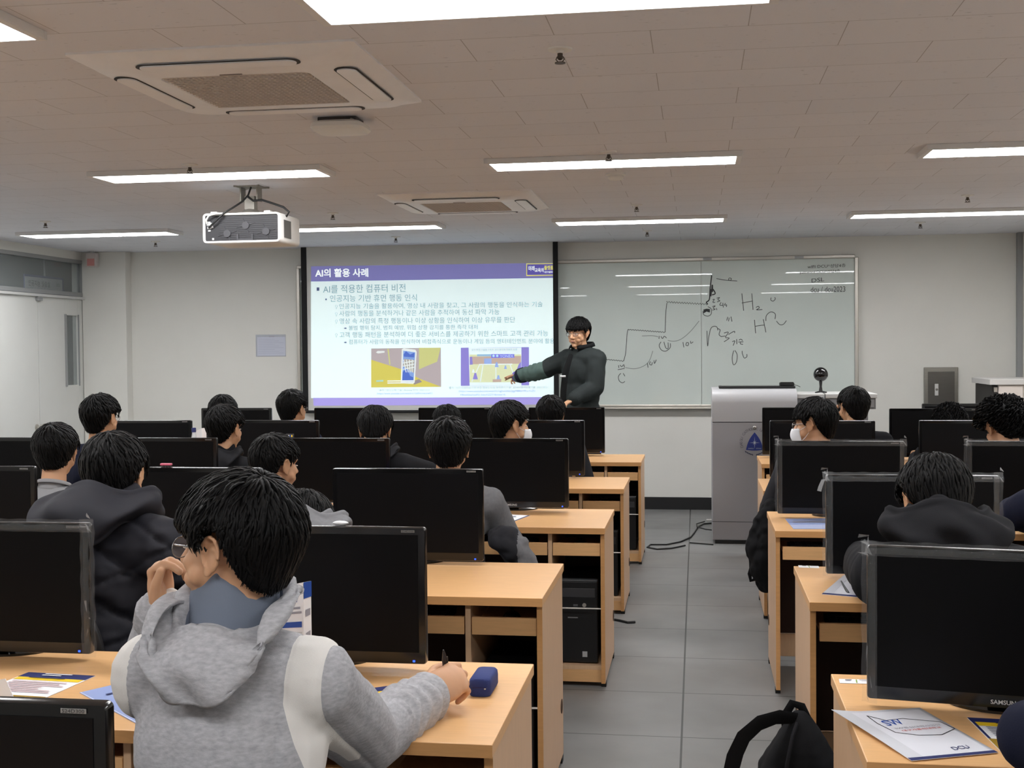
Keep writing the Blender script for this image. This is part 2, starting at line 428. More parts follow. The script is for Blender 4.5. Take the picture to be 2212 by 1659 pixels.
LLAB = {(0, 0): 'bright strip light over the door end of the front row', (1, 0): 'bright strip light just right of the hanging projector',
        (2, 0): 'bright strip light in front of the whiteboard', (3, 0): 'farthest right strip light, by the right end of the front wall',
        (1, 1): 'long strip light just behind the hanging projector', (2, 1): 'long strip light above the middle with a smoke detector beside it',
        (3, 1): 'strip light cut by the right edge, the larger of two there', (2, 2): 'largest glaring light panel at the top edge of the photo',
        (1, 2): 'glaring light panel corner at the upper left edge', (0, 1): 'strip light at left, nearer than the projector', (0, 2): 'strip light at far left beyond the photo edge', (3, 2): 'strip light above the right bank beyond the photo edge'}
lamp0 = None
for j, y in enumerate(LYS):
    for i, x in enumerate(LX):
        lb = LLAB.get((i, j), 'strip light of the ceiling behind the viewpoint')
        if lamp0 is None: lamp0 = make_lamp(x, y, lb)
        else: dup(lamp0, (x, y, ZC), lb)

# ------------------------------------------------------------------ air conditioners
ACM = mat('ac_panel', rgb(236, 236, 238), 0.45, noise=0.02, nscale=14)
ACD = mat('ac_slot', rgb(40, 36, 34), 0.7)
ACG = mat('ac_grille', rgb(205, 196, 188), 0.7)
def rrect(w, d, r, n=5):
    p = []
    for cx, cy, a0 in ((w - r, d - r, 0), (-w + r, d - r, 90), (-w + r, -d + r, 180), (w - r, -d + r, 270)):
        for k in range(n + 1):
            a = math.radians(a0 + 90 * k / n); p.append((cx + r * math.cos(a), cy + r * math.sin(a)))
    return p
def loft(mb, rings, cap0=True, cap1=True):
    n = len(rings[0]); vs = [p for r in rings for p in r]; fs = []
    for i in range(len(rings) - 1):
        for k in range(n): l = (k + 1) % n; fs.append((i * n + k, i * n + l, (i + 1) * n + l, (i + 1) * n + k))
    if cap0: fs.append(tuple(range(n - 1, -1, -1)))
    if cap1: fs.append(tuple((len(rings) - 1) * n + k for k in range(n)))
    mb.add(vs, fs)
def make_ac(x, y, label):
    r = thing('air_conditioner', label, 'air conditioner', (x, y, ZC), group='ceiling cassette air conditioners')
    b = MB()
    ring = lambda w, rad, z: [(px, py, z) for px, py in rrect(w, w, rad)]
    # sloping skirt, then the flat face with a square hole for the grille
    loft(b, [ring(0.495, 0.01, 0), ring(0.495, 0.01, -0.008), ring(0.462, 0.11, -0.026), ring(0.452, 0.11, -0.033), ring(0.27, 0.03, -0.046), ring(0.262, 0.03, -0.036)], True, False)
    b.build('panel', ACM, r, smooth=30)
    g = MB()
    g.box(-0.262, 0.262, -0.262, 0.262, -0.030, -0.024)
    g.build('filter', mat('ac_filter', rgb(150, 138, 128), 0.9), r, smooth=0)
    g = MB()
    for k in range(26):
        t = -0.255 + 0.51 * k / 25
        g.box(t - 0.0032, t + 0.0032, -0.262, 0.262, -0.044, -0.030)
    for k in range(20):
        t = -0.255 + 0.51 * k / 19
        g.box(-0.262, 0.262, t - 0.0028, t + 0.0028, -0.0455, -0.032)
    g.build('grille', ACG, r, smooth=0)
    for k in range(4):
        R = Matrix.Rotation(k * math.pi / 2, 3, 'Z')
        s = MB(); s.add([R @ Vector((px, py + 0.398, -0.0385)) for px, py in rrect(0.285, 0.042, 0.04, 6)], [tuple(range(28))])
        s.build('outlet_slot', ACD, r, smooth=0, solid=0.002)
        v = MB(); pts = rrect(0.272, 0.034, 0.033, 6)
        loft(v, [[tuple(R @ Vector((px, py + 0.398, -0.0355))) for px, py in pts], [tuple(R @ Vector((px, py + 0.398, -0.0445))) for px, py in pts]])
        v.build('louver', ACM, r, smooth=30)
    MB().box(-0.04, 0.04, -0.283, -0.276, -0.0475, -0.044).build('badge', mat('ac_badge', rgb(120, 106, 96), 0.4), r, smooth=0)
    return r
ac = make_ac(-1.575, 4.31, 'large ceiling air conditioner nearest the viewer, at upper left')
dup(ac, (-1.515, 8.08, ZC), 'smaller looking ceiling air conditioner above the projection screen')

# ------------------------------------------------------------------ small ceiling fittings
def sprinkler(x, y, label):
    r = thing('sprinkler', label, 'sprinkler', (x, y, ZC), group='ceiling sprinklers')
    MB().lathe([(0.042, 0), (0.04, -0.006), (0.014, -0.008), (0.012, -0.016)], n=24).build('escutcheon', WHITEP, r)
    h = MB(); h.lathe([(0.009, -0.014), (0.009, -0.034), (0.004, -0.038)], n=12); h.lathe([(0.018, -0.046), (0.018, -0.049)], n=16)
    for s in (-1, 1): h.tube([(0.009 * s, 0, -0.026), (0.014 * s, 0, -0.036), (0.004 * s, 0, -0.047)], 0.002, 6)
    h.build('sprinkler_head', mat('dull_brass', rgb(92, 84, 76), 0.4, metal=0.6), r)
    return r
SPR = [(-0.444, 4.067, 'sprinkler under the glaring top light panel, nearest one'), (-2.657, 6.193, 'sprinkler just behind the left long strip light'), (-0.436, 6.223, 'sprinkler at the near edge of the middle strip light'),
       (-2.6, 8.585, 'sprinkler between the projector and the farther air conditioner'), (-2.61, 10.5, 'sprinkler on the ceiling right above the projection screen'), (-0.409, 8.567, 'sprinkler near the whiteboard-side middle strip light, on its near side'),
       (-0.412, 10.478, 'sprinkler on the ceiling above the whiteboard'), (1.784, 8.514, 'right-hand sprinkler nearer than the farthest right strip light'), (1.795, 10.312, 'right-hand sprinkler beyond the farthest right strip light'),
       (-4.858, 8.63, 'far left sprinkler on the near side of the door-end strip light'), (-4.797, 10.399, 'far left sprinkler between the door-end strip light and front wall')]
sp0 = None
for x, y, lb in SPR:
    if sp0 is None: sp0 = sprinkler(x, y, lb)
    else: dup(sp0, (x, y, ZC), lb)
sd = thing('smoke_detector', 'round white smoke detector under the middle strip light', 'smoke detector', (-0.451, 7.0, ZC))
MB().lathe([(0.055, 0), (0.056, -0.012), (0.05, -0.016)], n=32).build('detector_base', WHITEP, sd)
MB().lathe([(0.046, -0.016), (0.046, -0.026), (0.036, -0.038), (0.014, -0.042)], n=32).build('detector_head', WHITEP, sd)
apx = thing('wireless_router', 'white rounded box hung under the ceiling by the big air conditioner', 'router', (-1.51, 5.12, ZC))
MB().box(-0.085, 0.085, -0.06, 0.06, -0.018, 0).build('mounting_plate', mat('dark_bracket', rgb(60, 54, 52), 0.6), apx, smooth=0, bevel=0.003)
a = MB(); ring = lambda w, d, z: [(px, py, z) for px, py in rrect(w, d, 0.05, 6)]
loft(a, [ring(0.095, 0.09, -0.018), ring(0.112, 0.105, -0.028), ring(0.115, 0.108, -0.045), ring(0.105, 0.1, -0.056), ring(0.06, 0.06, -0.06)])
a.build('router_shell', WHITEP, apx)
MB().tube([(0.062, -0.062, -0.014), (0.075, -0.066, -0.02)], 0.006, 8).build('antenna_stub', ALU, apx)
ex = thing('emergency_lamp', 'small white box with reddish lens under ceiling at left corner', 'lamp', (-5.89, YF - 0.17, ZC))
MB().box(-0.02, 0.02, -0.02, 0.02, -0.02, 0).build('hanger', WHITEM, ex, smooth=0)
MB().box(-0.055, 0.055, -0.03, 0.03, -0.15, -0.015).build('housing', mat('frosted_box', rgb(214, 206, 202), 0.4), ex, smooth=0, bevel=0.006)
MB().box(-0.038, 0.038, -0.034, -0.03, -0.14, -0.07).build('lens', mat('red_lens', rgb(214, 150, 146), 0.3), ex, smooth=0, bevel=0.004)

# ------------------------------------------------------------------ projector
PJ = thing('projector', 'white projector with dark rear panel hung from the ceiling', 'projector', (-2.66, 7.10, ZC))
b = MB(); ring = lambda y, gx, gz: [(px + gx, y, pz + gz) for px, pz in rrect(0.238, 0.088, 0.022, 4)]
loft(b, [ring(-0.17, 0, -0.264), ring(0.19, 0, -0.264)], False, True)
b.build('body', WHITEP, PJ, smooth=40, solid=0.012)
b = MB(); b.box(-0.23, 0.23, -0.16, -0.15, -0.345, -0.183); b.build('rear_panel', mat('pj_black', rgb(26, 26, 30), 0.5), PJ, smooth=0)
g = MB()
for (cx, cz) in ((-0.09, -0.296), (0.025, -0.25), (0.15, -0.288)):
    g.lathe([(0.022, 0), (0.022, 0.006)], (cx, -0.161, cz), 20, Matrix.Rotation(math.pi / 2, 3, 'X'))
    for k in range(4):
        a = k * math.pi / 2 + 0.3; g.tube([(cx, -0.162, cz), (cx + 0.06 * math.cos(a), -0.162, cz + 0.045 * math.sin(a))], 0.0025, 6)
for k in range(14): g.box(-0.14, 0.22, -0.1625, -0.16, -0.34 + k * 0.011, -0.3375 + k * 0.011)
g.box(-0.03, 0.07, -0.166, -0.16, -0.338, -0.33); g.box(-0.03, -0.02, -0.166, -0.16, -0.33, -0.3); g.box(0.06, 0.07, -0.166, -0.16, -0.33, -0.3)
g.build('fan_guard', mat('pj_grey', rgb(52, 52, 56), 0.5), PJ)
g = MB()
for cx, cz, w_, h_ in ((-0.205, -0.235, .012, .012), (-0.188, -0.24, .008, .01), (-0.2, -0.26, .012, .007), (-0.182, -0.256, .006, .006), (-0.2, -0.278, .008, .005), (-0.178, -0.327, .006, .006)): g.box(cx - w_, cx + w_, -0.166, -0.158, cz - h_, cz + h_)
g.build('socket_panel', mat('socket_light', rgb(190, 190, 190), 0.4, metal=0.3), PJ, smooth=0, bevel=0.002)
g = MB()
for k in range(16): g.box(0.238, 0.2415, -0.10 + k * 0.008, -0.0965 + k * 0.008, -0.32, -0.215)
g.build('side_vent', mat('vent_grey', rgb(110, 108, 104), 0.6), PJ, smooth=0)
g = MB(); g.box(-0.19, -0.15, -0.17, -0.13, -0.178, -0.166); g.box(0.14, 0.18, -0.17, -0.13, -0.178, -0.166); g.build('top_clip', WHITEP, PJ, smooth=0, bevel=0.003)
g = MB(); g.box(-0.075, 0.075, -0.06, 0.06, -0.008, 0); g.box(-0.055, -0.048, -0.04, 0.04, -0.09, -0.008); g.box(0.048, 0.055, -0.04, 0.04, -0.09, -0.008)
g.box(-0.03, 0.03, -0.03, 0.03, -0.14, -0.06); g.lathe([(0.02, -0.13), (0.06, -0.155), (0.1, -0.165), (0.1, -0.176)], n=24)
for a in (0.4, 2.2, 3.9, 5.5): g.tube([(0, 0, -0.004), (0.11 * math.cos(a), 0.11 * math.sin(a), -0.004)], 0.006, 6)
g.build('ceiling_mount', mat('mount_grey', rgb(150, 146, 138), 0.45, metal=0.4), PJ, smooth=30)
g = MB()
g.tube([(0.02, -0.05, -0.01), (0.005, -0.06, -0.06), (-0.02, -0.09, -0.1), (-0.06, -0.15, -0.145), (-0.1, -0.18, -0.175), (-0.16, -0.185, -0.23), (-0.2, -0.175, -0.262)], 0.006, 8)
g.tube([(0.005, -0.06, -0.07), (0.04, -0.07, -0.095), (0.09, -0.06, -0.09), (0.15, -0.05, -0.11), (0.22, -0.05, -0.135), (0.255, -0.05, -0.165), (0.24, -0.05, -0.19), (0.2, -0.06, -0.186)], 0.007, 8)
g.build('cable', CABLE, PJ)
MB().tube([(-0.1, -0.176, -0.178), (-0.15, -0.19, -0.18), (-0.19, -0.19, -0.19), (-0.213, -0.18, -0.215), (-0.212, -0.168, -0.235)], 0.006, 8).build('white_cable', WHITEP, PJ)
MB().lathe([(0.045, 0), (0.045, 0.02), (0.038, 0.024)], (-0.08, 0.19, -0.255), 24, Matrix.Rotation(-math.pi / 2, 3, 'X')).build('lens', GLOSSB, PJ)
# ------------------------------------------------------------------ whiteboard
WBY = YF - 0.03
WBM = mat('whiteboard_enamel', rgb(208, 217, 212), 0.015, spec=0.5, noise=0.035, nscale=1.3)
wb = thing('whiteboard', 'wide glossy whiteboard covered with handwriting behind the teacher', 'whiteboard', (-1.19, YF, 0))
def W(u, v, dy=0.004): p = ony(u, v, WBY - dy); return (p.x + 1.19, p.y - YF, p.z)
X0, X1, Z0, Z1 = -2.62, 2.61, 0.985, 2.31
xs = ony(1515, 700, WBY).x + 1.19
for a, c in ((X0, -0.6), (-0.597, xs - 0.0015), (xs + 0.0015, X1)):
    MB().box(a, c, -0.03, -0.002, Z0, Z1).build('board_panel', WBM, wb, smooth=0)
g = MB()
g.box(X0 - 0.03, X1 + 0.005, -0.055, -0.002, Z1, Z1 + 0.035); g.box(X1, X1 + 0.035, -0.055, -0.002, Z0 - 0.03, Z1 + 0.01); g.box(X0 - 0.035, X0, -0.055, -0.002, Z0 - 0.03, Z1 + 0.01)
g.box(X0 - 0.03, X1 + 0.03, -0.06, -0.002, Z0 - 0.035, Z0)
g.build('board_frame', ALU, wb, smooth=0, bevel=0.008)
MB().box(X0, X1, -0.10, -0.055, Z0 - 0.04, Z0 - 0.028).build('pen_tray', ALU, wb, smooth=0, bevel=0.004)
for u in (1528, 1726):
    p = W(u, 560); MB().box(p[0] - 0.04, p[0] + 0.04, -0.058, -0.05, Z1 + 0.006, Z1 + 0.03).build('frame_clip', GREYM, wb, smooth=0)
MARK = mat('marker_ink', rgb(62, 66, 66), 0.6)
MARKD = mat('marker_ink_dark', rgb(34, 36, 38), 0.6)
MARKF = mat('marker_ink_faint', rgb(128, 136, 134), 0.5)
def smooth_line(p, k=5):
    if len(p) < 3 or len(p) > 12: return p
    q = [p[0]] + list(p) + [p[-1]]; out = []
    for i in range(1, len(q) - 2):
        for j in range(k):
            t = j / k; out.append(tuple(0.5 * (2 * b + (c - a) * t + (2 * a - 5 * b + 4 * c - d) * t * t + (3 * b - a - 3 * c + d) * t ** 3) for a, b, c, d in zip(q[i - 1], q[i], q[i + 1], q[i + 2])))
    return out + [p[-1]]
def stroke(pts, r=0.0034, m=None, name='pen_stroke'):
    mb = MB(); pts = smooth_line(pts); mb.tube([W(u, v, 0.0015) for u, v in pts], r, 6, flat=0.22, up=(0, 1, 0)); return mb
def wig(u0, v0, u1, v1, n, a):
    return [(u0 + (u1 - u0) * i / n, v0 + (v1 - v0) * i / n + (a if i % 2 else -a)) for i in range(n + 1)]
def zp(pts): return [(1200 + x * 0.31646, 520 + y * 0.31646) for x, y in pts]    # from a blown-up view
ST = [zp(wig(280, 803, 465, 822, 22, 3)), zp([(465, 822), (478, 770), (484, 700), (488, 640), (495, 606)]), zp(wig(495, 606, 748, 625, 30, 3)),
      zp([(748, 625), (750, 560), (754, 480), (760, 425)]), zp(wig(758, 418, 1040, 434, 32, 5)), zp([(1040, 434), (1030, 420), (1050, 400), (1055, 330), (1062, 270), (1066, 236)]),
      zp([(1058, 330), (1060, 380), (1070, 300), (1072, 350)]), zp([(1075, 330), (1090, 360), (1068, 370)]), zp([(1098, 258), (1150, 268), (1240, 275)]),
      zp([(1272, 360), (1284, 478)]), zp([(1340, 360), (1348, 472)]), zp([(1272, 425), (1344, 412)]), zp([(1368, 455), (1385, 448), (1390, 460), (1372, 472), (1412, 470)]),
      zp([(1472, 388), (1470, 405), (1486, 412), (1500, 398), (1496, 386)]), zp([(1358, 540), (1366, 632)]), zp([(1418, 536), (1436, 626)]), zp([(1360, 584), (1424, 575)]),
      zp([(1436, 548), (1440, 510), (1470, 486), (1500, 500), (1498, 535)]), zp([(1508, 548), (1530, 572), (1556, 570), (1576, 545)]),
      zp([(1034, 615), (1038, 720), (1046, 660), (1060, 600), (1082, 584), (1102, 590), (1108, 612)]), zp([(1108, 600), (1124, 610), (1116, 640), (1132, 655)]), zp([(1130, 655), (1160, 650)]),
      zp([(1150, 630), (1180, 625), (1160, 660), (1186, 665), (1150, 690)]), zp([(1180, 640), (1220, 618), (1222, 630)]),
      zp([(1206, 690), (1224, 684), (1212, 716)]), zp([(1236, 672), (1238, 706)]), zp([(1252, 680), (1264, 672), (1278, 682)]), zp([(1248, 692), (1282, 690)]), zp([(1264, 694), (1262, 704), (1280, 708)]),
      zp([(1216, 750), (1206, 800), (1214, 846), (1234, 830), (1240, 780), (1224, 748)]), zp([(1274, 752), (1276, 772), (1288, 800), (1306, 792), (1306, 774)]),
      zp([(1176, 520), (1168, 545)]), zp([(1186, 525), (1180, 550)]), zp([(1198, 518), (1204, 552)]),
      zp([(430, 850), (432, 868)]), zp([(425, 880), (472, 872)]), zp([(440, 848), (452, 860), (466, 846), (470, 866)]),
      zp([(446, 905), (430, 925), (434, 955), (456, 970), (474, 960)]), zp([(462, 905), (474, 925)]),
      zp([(708, 650), (706, 670)]), zp([(720, 652), (730, 668), (742, 652), (758, 664)]),
      zp([(720, 690), (708, 715), (722, 745), (752, 754), (782, 730), (784, 700)]), zp([(740, 690), (752, 730), (768, 735), (768, 695)]),
      zp([(870, 692), (876, 728)]), zp([(895, 694), (890, 712), (904, 716), (908, 698), (895, 694)]), zp([(922, 684), (924, 700), (940, 690)]),
      zp([(626, 834), (632, 866)]), zp([(648, 824), (642, 842), (656, 848), (660, 830)]), zp([(672, 816), (676, 838), (688, 812)]),
      zp([(1070, 450), (1090, 445), (1076, 460), (1090, 468), (1070, 474)]), zp([(1098, 460), (1102, 474)]), zp([(1130, 420), (1122, 440), (1146, 440)]), zp([(1142, 424), (1146, 456)]), zp([(1160, 426), (1154, 440), (1168, 438), (1166, 452)]),
      zp([(1072, 402), (1084, 400), (1074, 420), (1090, 420)]), zp([(1100, 392), (1120, 388), (1108, 402), (1122, 410), (1102, 418)]),
      zp([(1006, 480), (1012, 505), (1040, 515), (1062, 500), (1062, 465), (1040, 450)]), zp([(1184, 255), (1182, 268), (1196, 270), (1200, 258), (1186, 254)])]
DK = {5, 6, 7}
for i, s in enumerate(ST): stroke(s, 0.006 if i in DK else 0.0034).build('pen_stroke', MARKD if i in DK else MARK, wb)
for s in (zp([(476, 866), (540, 874), (600, 856), (640, 820), (664, 752)]), zp([(766, 680), (810, 686), (860, 670), (920, 620), (980, 548)]), zp([(590, 650), (660, 648), (700, 656)])):
    stroke(s, 0.0032).build('pen_stroke', MARKF, wb)
g = MB()
for i in range(3): g.tube([W(*p, 0.0015) for p in zp([(1010, 492 - i * 9), (1030, 480 - i * 6), (1054, 486 - i * 8)])], 0.006, 6, flat=0.25, up=(0, 1, 0))
g.build('scribble', MARKD, wb)
for body, x, y, x2, h, m in (('wIFI DCU*성당4층', 1720, 190, 1980, 24, MARKD), ('password DCU*성당4층', 1668, 230, 1942, 24, MARKD), ('DSL', 1748, 286, 1834, 26, MARK), ('dcu / dcu2023', 1742, 352, 1978, 36, MARK)):
    a, b_ = zp([(x, y), (x2, y - (10 if h < 30 else 4))]); pa, pb = Vector(W(*a, 0.003)), Vector(W(*b_, 0.003))
    t = MB(); put_text(t, body, pa, pb - pa, (0, 0, 1), w=(pb - pa).length, h=h * 0.31646 * 11.47 / F_PX); t.build('handwritten_line', m, wb, smooth=0)

# ------------------------------------------------------------------ projection screen with the slide
SY = YF - 0.13
ps = thing('projection_screen', 'pulled down projection screen with black side borders showing a slide', 'projection screen', (-2.52, SY, 0))
def S(u, v, dy=0.0): p = ony(u, v, SY - dy); return Vector((p.x + 2.52, p.y - SY, p.z))
FAB = mat('screen_fabric', rgb(206, 206, 202), 0.85)
SB = mat('screen_black', rgb(14, 14, 16), 0.8)
MB().box(-1.20, 1.20, 0.0, 0.004, 0.94, ZC).build('screen_fabric', FAB, ps, smooth=0)
MB().box(-1.245, -1.192, -0.007, 0.005, 0.93, ZC).build('black_border', SB, ps, smooth=0)
MB().box(1.196, 1.243, -0.007, 0.005, 0.93, ZC).build('black_border', SB, ps, smooth=0)
MB().tube([(-1.26, 0.002, 0.925), (1.26, 0.002, 0.925)], 0.014, 12).build('bottom_bar', SB, ps)
def lit(name, c, k=0.62): return mat(name, rgb(*c), 0.9, emit=rgb(*c), estr=k * 0.86, spec=0.1)
SLIDE_W = lit('slide_white', (226, 244, 244), 0.58)
SLIDE_H = lit('slide_violet', (134, 132, 192), 0.46)
SLIDE_V = lit('slide_violet_light', (160, 150, 216), 0.6)
SLIDE_T = lit('slide_text_grey', (142, 166, 176), 0.5)
SLIDE_Y = lit('slide_yellow', (226, 222, 120), 0.6)
def quad(mb, pts, dy): mb.add([S(u, v, dy) for u, v in pts], [(0, 1, 2, 3)])
def zs(x, y): return (640 + x * 0.30742, 520 + y * 0.30742)      # from a blown-up view of the slide
g = MB(); quad(g, [zs(104, 1105), zs(1838, 1100), zs(1836, 260), zs(103, 286)], 0.001); sl = g.build('slide_page', SLIDE_W, ps, smooth=0, fix=False)
g = MB(); quad(g, [zs(104, 287), zs(1836, 261), zs(1828, 155), zs(104, 180)], 0.002); g.build('slide_header', SLIDE_H, ps, smooth=0, fix=False)
g = MB(); quad(g, [zs(122, 1160), zs(1838, 1150), zs(1838, 1098), zs(118, 1104)], 0.002); g.build('slide_footer', SLIDE_V, ps, smooth=0, fix=False)
def line(body, x0, y0, x1, y1, h, m, bold=0.0, dy=0.003, name='slide_text'):
    a, c = S(*zs(x0, y0), dy), S(*zs(x1, y1), dy)
    t = MB(); put_text(t, body, a, c - a, (0, 0, 1), w=(c - a).length, h=h * 0.30742 * SY / F_PX, bold=bold); return t.build(name, m, ps, smooth=0, fix=False)
WHT = lit('slide_title_white', (244, 252, 248), 0.8)
line('AI의 활용 사례', 133, 257, 506, 254, 62, WHT, 0.022, name='slide_title')
line('AI를 적용한 컴퓨터 비전', 188, 370, 768, 360, 60, SLIDE_T, 0.006)
line('인공지능 기반 휴먼 행동 인식', 237, 430, 848, 424, 50, SLIDE_T, 0.006)
line('인공지능 기술을 활용하여, 영상 내 사람을 찾고, 그 사람의 행동을 인식하는 기술', 302, 482, 1732, 468, 42, SLIDE_T, 0.004)
line('사람의 행동을 분석하거나 같은 사람을 추적하여 동선 파악 가능', 302, 532, 1428, 520, 42, SLIDE_T, 0.004)
line('영상 속 사람의 특정 행동이나 이상 상황을 인식하여 이상 유무를 판단', 304, 585, 1538, 575, 42, SLIDE_T, 0.004)
line('불법 행위 탐지, 범죄 예방, 위험 상황 감지를 통한 즉각 대처', 368, 630, 1274, 624, 36, SLIDE_T, 0.004)
line('고객 행동 패턴을 분석하여 더 좋은 서비스를 제공하기 위한 스마트 고객 관리 가능', 304, 682, 1770, 670, 42, SLIDE_T, 0.004)
line('컴퓨터가 사람의 동작을 인식하여 비접촉식으로 운동이나 게임 등의 엔터테인먼트 분야에 활용', 370, 728, 1814, 722, 36, SLIDE_T, 0.004)
SM = lit('slide_small_text', (150, 160, 172), 0.5); LK = lit('slide_link_blue', (128, 150, 205), 0.55)
line('*출처: "생각 인체 기술", Arirang 뮤TV, 2021.11.3', 576, 1060, 936, 1058, 18, SM)
line('(https://www.youtube.com/watch?v=tlelfmcmeuzwIU)', 566, 1084, 958, 1082, 18, LK)
line('*출처: "시각 인공지능 기반 위한 행동인식 및 동작평가 기술", ETRI사람의요람기술, 2021.10.21', 1066, 1042, 1768, 1038, 18, SM)
line('(https://www.youtube.com/watch?v=zgfrvmNlsQggM88lst=PLsrYeZIt', 1142, 1068, 1680, 1066, 18, LK)
line('_Y9livelOke7szsPO_3sbcXlZZY1&index=4)', 1142, 1094, 1470, 1092, 18, LK)
DKB = lit('slide_bullet', (96, 104, 140), 0.4)
g = MB(); quad(g, [zs(143, 352), zs(162, 352), zs(162, 328), zs(143, 328)], 0.003); g.build('square_bullet', DKB, ps, smooth=0, fix=False)
g = MB(); g.add([S(*zs(209 + 6 * math.cos(k * 0.7854), 412 + 7 * math.sin(k * 0.7854)), 0.003) for k in range(8)], [tuple(range(8))]); g.build('round_bullet', DKB, ps, smooth=0)
for y in (464, 516, 568, 664):
    g = MB(); g.tube([S(*zs(281 + 7 * math.cos(k * 0.6283 + 1.9), y - 4 + 9 * math.sin(k * 0.6283 + 1.9)), 0.003) for k in range(10)], 0.0025, 5, flat=0.4); g.tube([S(*zs(277, y + 6), 0.003), S(*zs(281, y + 16), 0.003), S(*zs(286, y + 6), 0.003)], 0.0025, 5, flat=0.4)
    g.build('bulb_bullet', SLIDE_T, ps)
for y in (614, 714):
    g = MB(); g.add([S(*zs(x, y + q), 0.003) for x, q in ((336, -3), (346, -3), (346, -7), (355, 1), (346, 8), (346, 4), (336, 4))], [tuple(range(7))]); g.build('arrow_bullet', DKB, ps, smooth=0)
# badge at the right end of the header
bd = MB(); quad(bd, [zs(1616, 248), zs(1826, 244), zs(1826, 158), zs(1616, 160)], 0.003); bd.build('header_badge', SLIDE_Y, ps, smooth=0, fix=False)
bd = MB(); quad(bd, [zs(1622, 241), zs(1820, 238), zs(1820, 164), zs(1622, 166)], 0.004); bd.build('badge_field', lit('badge_violet', (104, 96, 180), 0.5), ps, smooth=0, fix=False)
line('미래', 1632, 212, 1674, 211, 34, WHT, 0.02, 0.005); line('교육의', 1676, 222, 1738, 221, 30, WHT, 0.02, 0.005); line('플랫폼', 1742, 206, 1806, 205, 32, SLIDE_Y, 0.03, 0.005); line('대구가톨릭대', 1744, 228, 1808, 227, 14, WHT, 0.02, 0.005)
# left picture: a phone standing on a yellow and grey ground
def poly(mb, pts, dy): mb.add([S(*zs(*p), dy) for p in pts], [tuple(range(len(pts)))])
ML = lambda n, c, k=0.5: lit('pic_' + n, c, k)
g = MB(); ms = []
def pp(pts, dy, m):
    if m not in ms: ms.append(m)
    g.cur = ms.index(m); poly(g, pts, dy)
pp([(526, 1031), (1018, 1027), (1016, 751), (526, 757)], 0.002, ML('mauve', (176, 166, 168)))
pp([(526, 1031), (526, 836), (735, 902), (735, 1029)], 0.0025, ML('mustard', (206, 196, 96)))
pp([(735, 1029), (735, 902), (868, 970), (1018, 1026)], 0.0025, ML('mustard', (206, 196, 96)))
pp([(862, 752), (1014, 752), (990, 850), (905, 885), (862, 905)], 0.0025, ML('pale_olive', (196, 198, 132)))
pp([(640, 760), (650, 760), (662, 870), (654, 872)], 0.0027, ML('pale_olive', (196, 198, 132)))
pp([(826, 1012), (884, 992), (862, 972), (826, 985)], 0.0029, ML('shadow_grey', (150, 140, 142)))
pp([(734, 1000), (742, 762), (756, 755), (836, 766), (846, 780), (832, 996), (820, 1006), (742, 1002)], 0.003, ML('phone_white', (224, 232, 230)))
pp([(744, 990), (752, 772), (836, 784), (824, 990)], 0.0035, ML('phone_blue', (130, 160, 214)))
pp([(748, 880), (756, 830), (832, 838), (826, 930)], 0.004, ML('phone_tan', (170, 166, 160)))
pp([(754, 800), (770, 775), (800, 800), (830, 786), (828, 820), (756, 815)], 0.004, ML('phone_deep', (84, 112, 196)))
pp([(744, 985), (748, 920), (780, 900), (800, 950), (822, 960), (822, 988)], 0.0043, ML('phone_deep', (84, 112, 196)))
for k in range(4): pp([(752 + k * 20, 836), (757 + k * 20, 836), (775 + k * 14, 925), (769 + k * 14, 925)], 0.0045, ML('phone_white', (224, 232, 230)))
for k in range(3): pp([(750, 862 + k * 22), (750, 857 + k * 22), (828, 842 + k * 22), (828, 848 + k * 22)], 0.0045, ML('phone_white', (224, 232, 230)))
for k, wd in ((0, 188), (1, 170)): pp([(640, 982 + k * 14), (640 + wd, 980 + k * 14), (640 + wd, 988 + k * 14), (640, 990 + k * 14)], 0.005, ML('phone_white', (224, 232, 230)))
pp([(562, 992), (612, 990), (612, 978), (562, 980)], 0.005, ML('cyan_note', (170, 206, 190)))
pp([(560, 785), (572, 775), (620, 775), (620, 786), (575, 792)], 0.004, ML('phone_white', (224, 232, 230)))
g.build('slide_picture', ms, ps, smooth=0)
g = MB(); ms = []
pp([(1156, 1020), (1636, 1016), (1635, 747), (1156, 752)], 0.002, ML('violet', (140, 132, 206)))
pp([(1218, 1018), (1582, 1016), (1582, 750), (1211, 752)], 0.0025, ML('white', (222, 240, 242), 0.55))
pp([(1218, 996), (1580, 994), (1580, 798), (1218, 800)], 0.003, ML('court', (214, 220, 180)))
pp([(1218, 868), (1580, 864), (1580, 810), (1218, 815)], 0.0035, ML('hall_tan', (190, 170, 158)))
pp([(1270, 812), (1370, 812), (1370, 797), (1270, 798)], 0.004, ML('banner_blue', (150, 186, 214)))
pp([(1370, 824), (1532, 822), (1532, 796), (1370, 797)], 0.004, ML('banner_violet', (124, 122, 214)))
pp([(1320, 866), (1372, 865), (1372, 826), (1320, 828)], 0.0045, ML('gate_blue', (150, 174, 226)))
pp([(1218, 872), (1240, 870), (1236, 815), (1218, 817)], 0.0045, ML('violet', (140, 132, 206)))
pp([(1540, 935), (1580, 940), (1580, 850), (1562, 870)], 0.0045, ML('violet', (140, 132, 206)))
for a in ((1285, 872, 1230, 990), (1400, 872, 1400, 990), (1310, 872, 1290, 990), (1500, 870, 1540, 990)): pp([(a[0], a[1]), (a[0] + 5, a[1]), (a[2] + 7, a[3]), (a[2], a[3])], 0.0045, ML('white', (222, 240, 242), 0.55))
pp([(1284, 872), (1518, 870), (1518, 864), (1284, 866)], 0.005, ML('white', (222, 240, 242), 0.55))
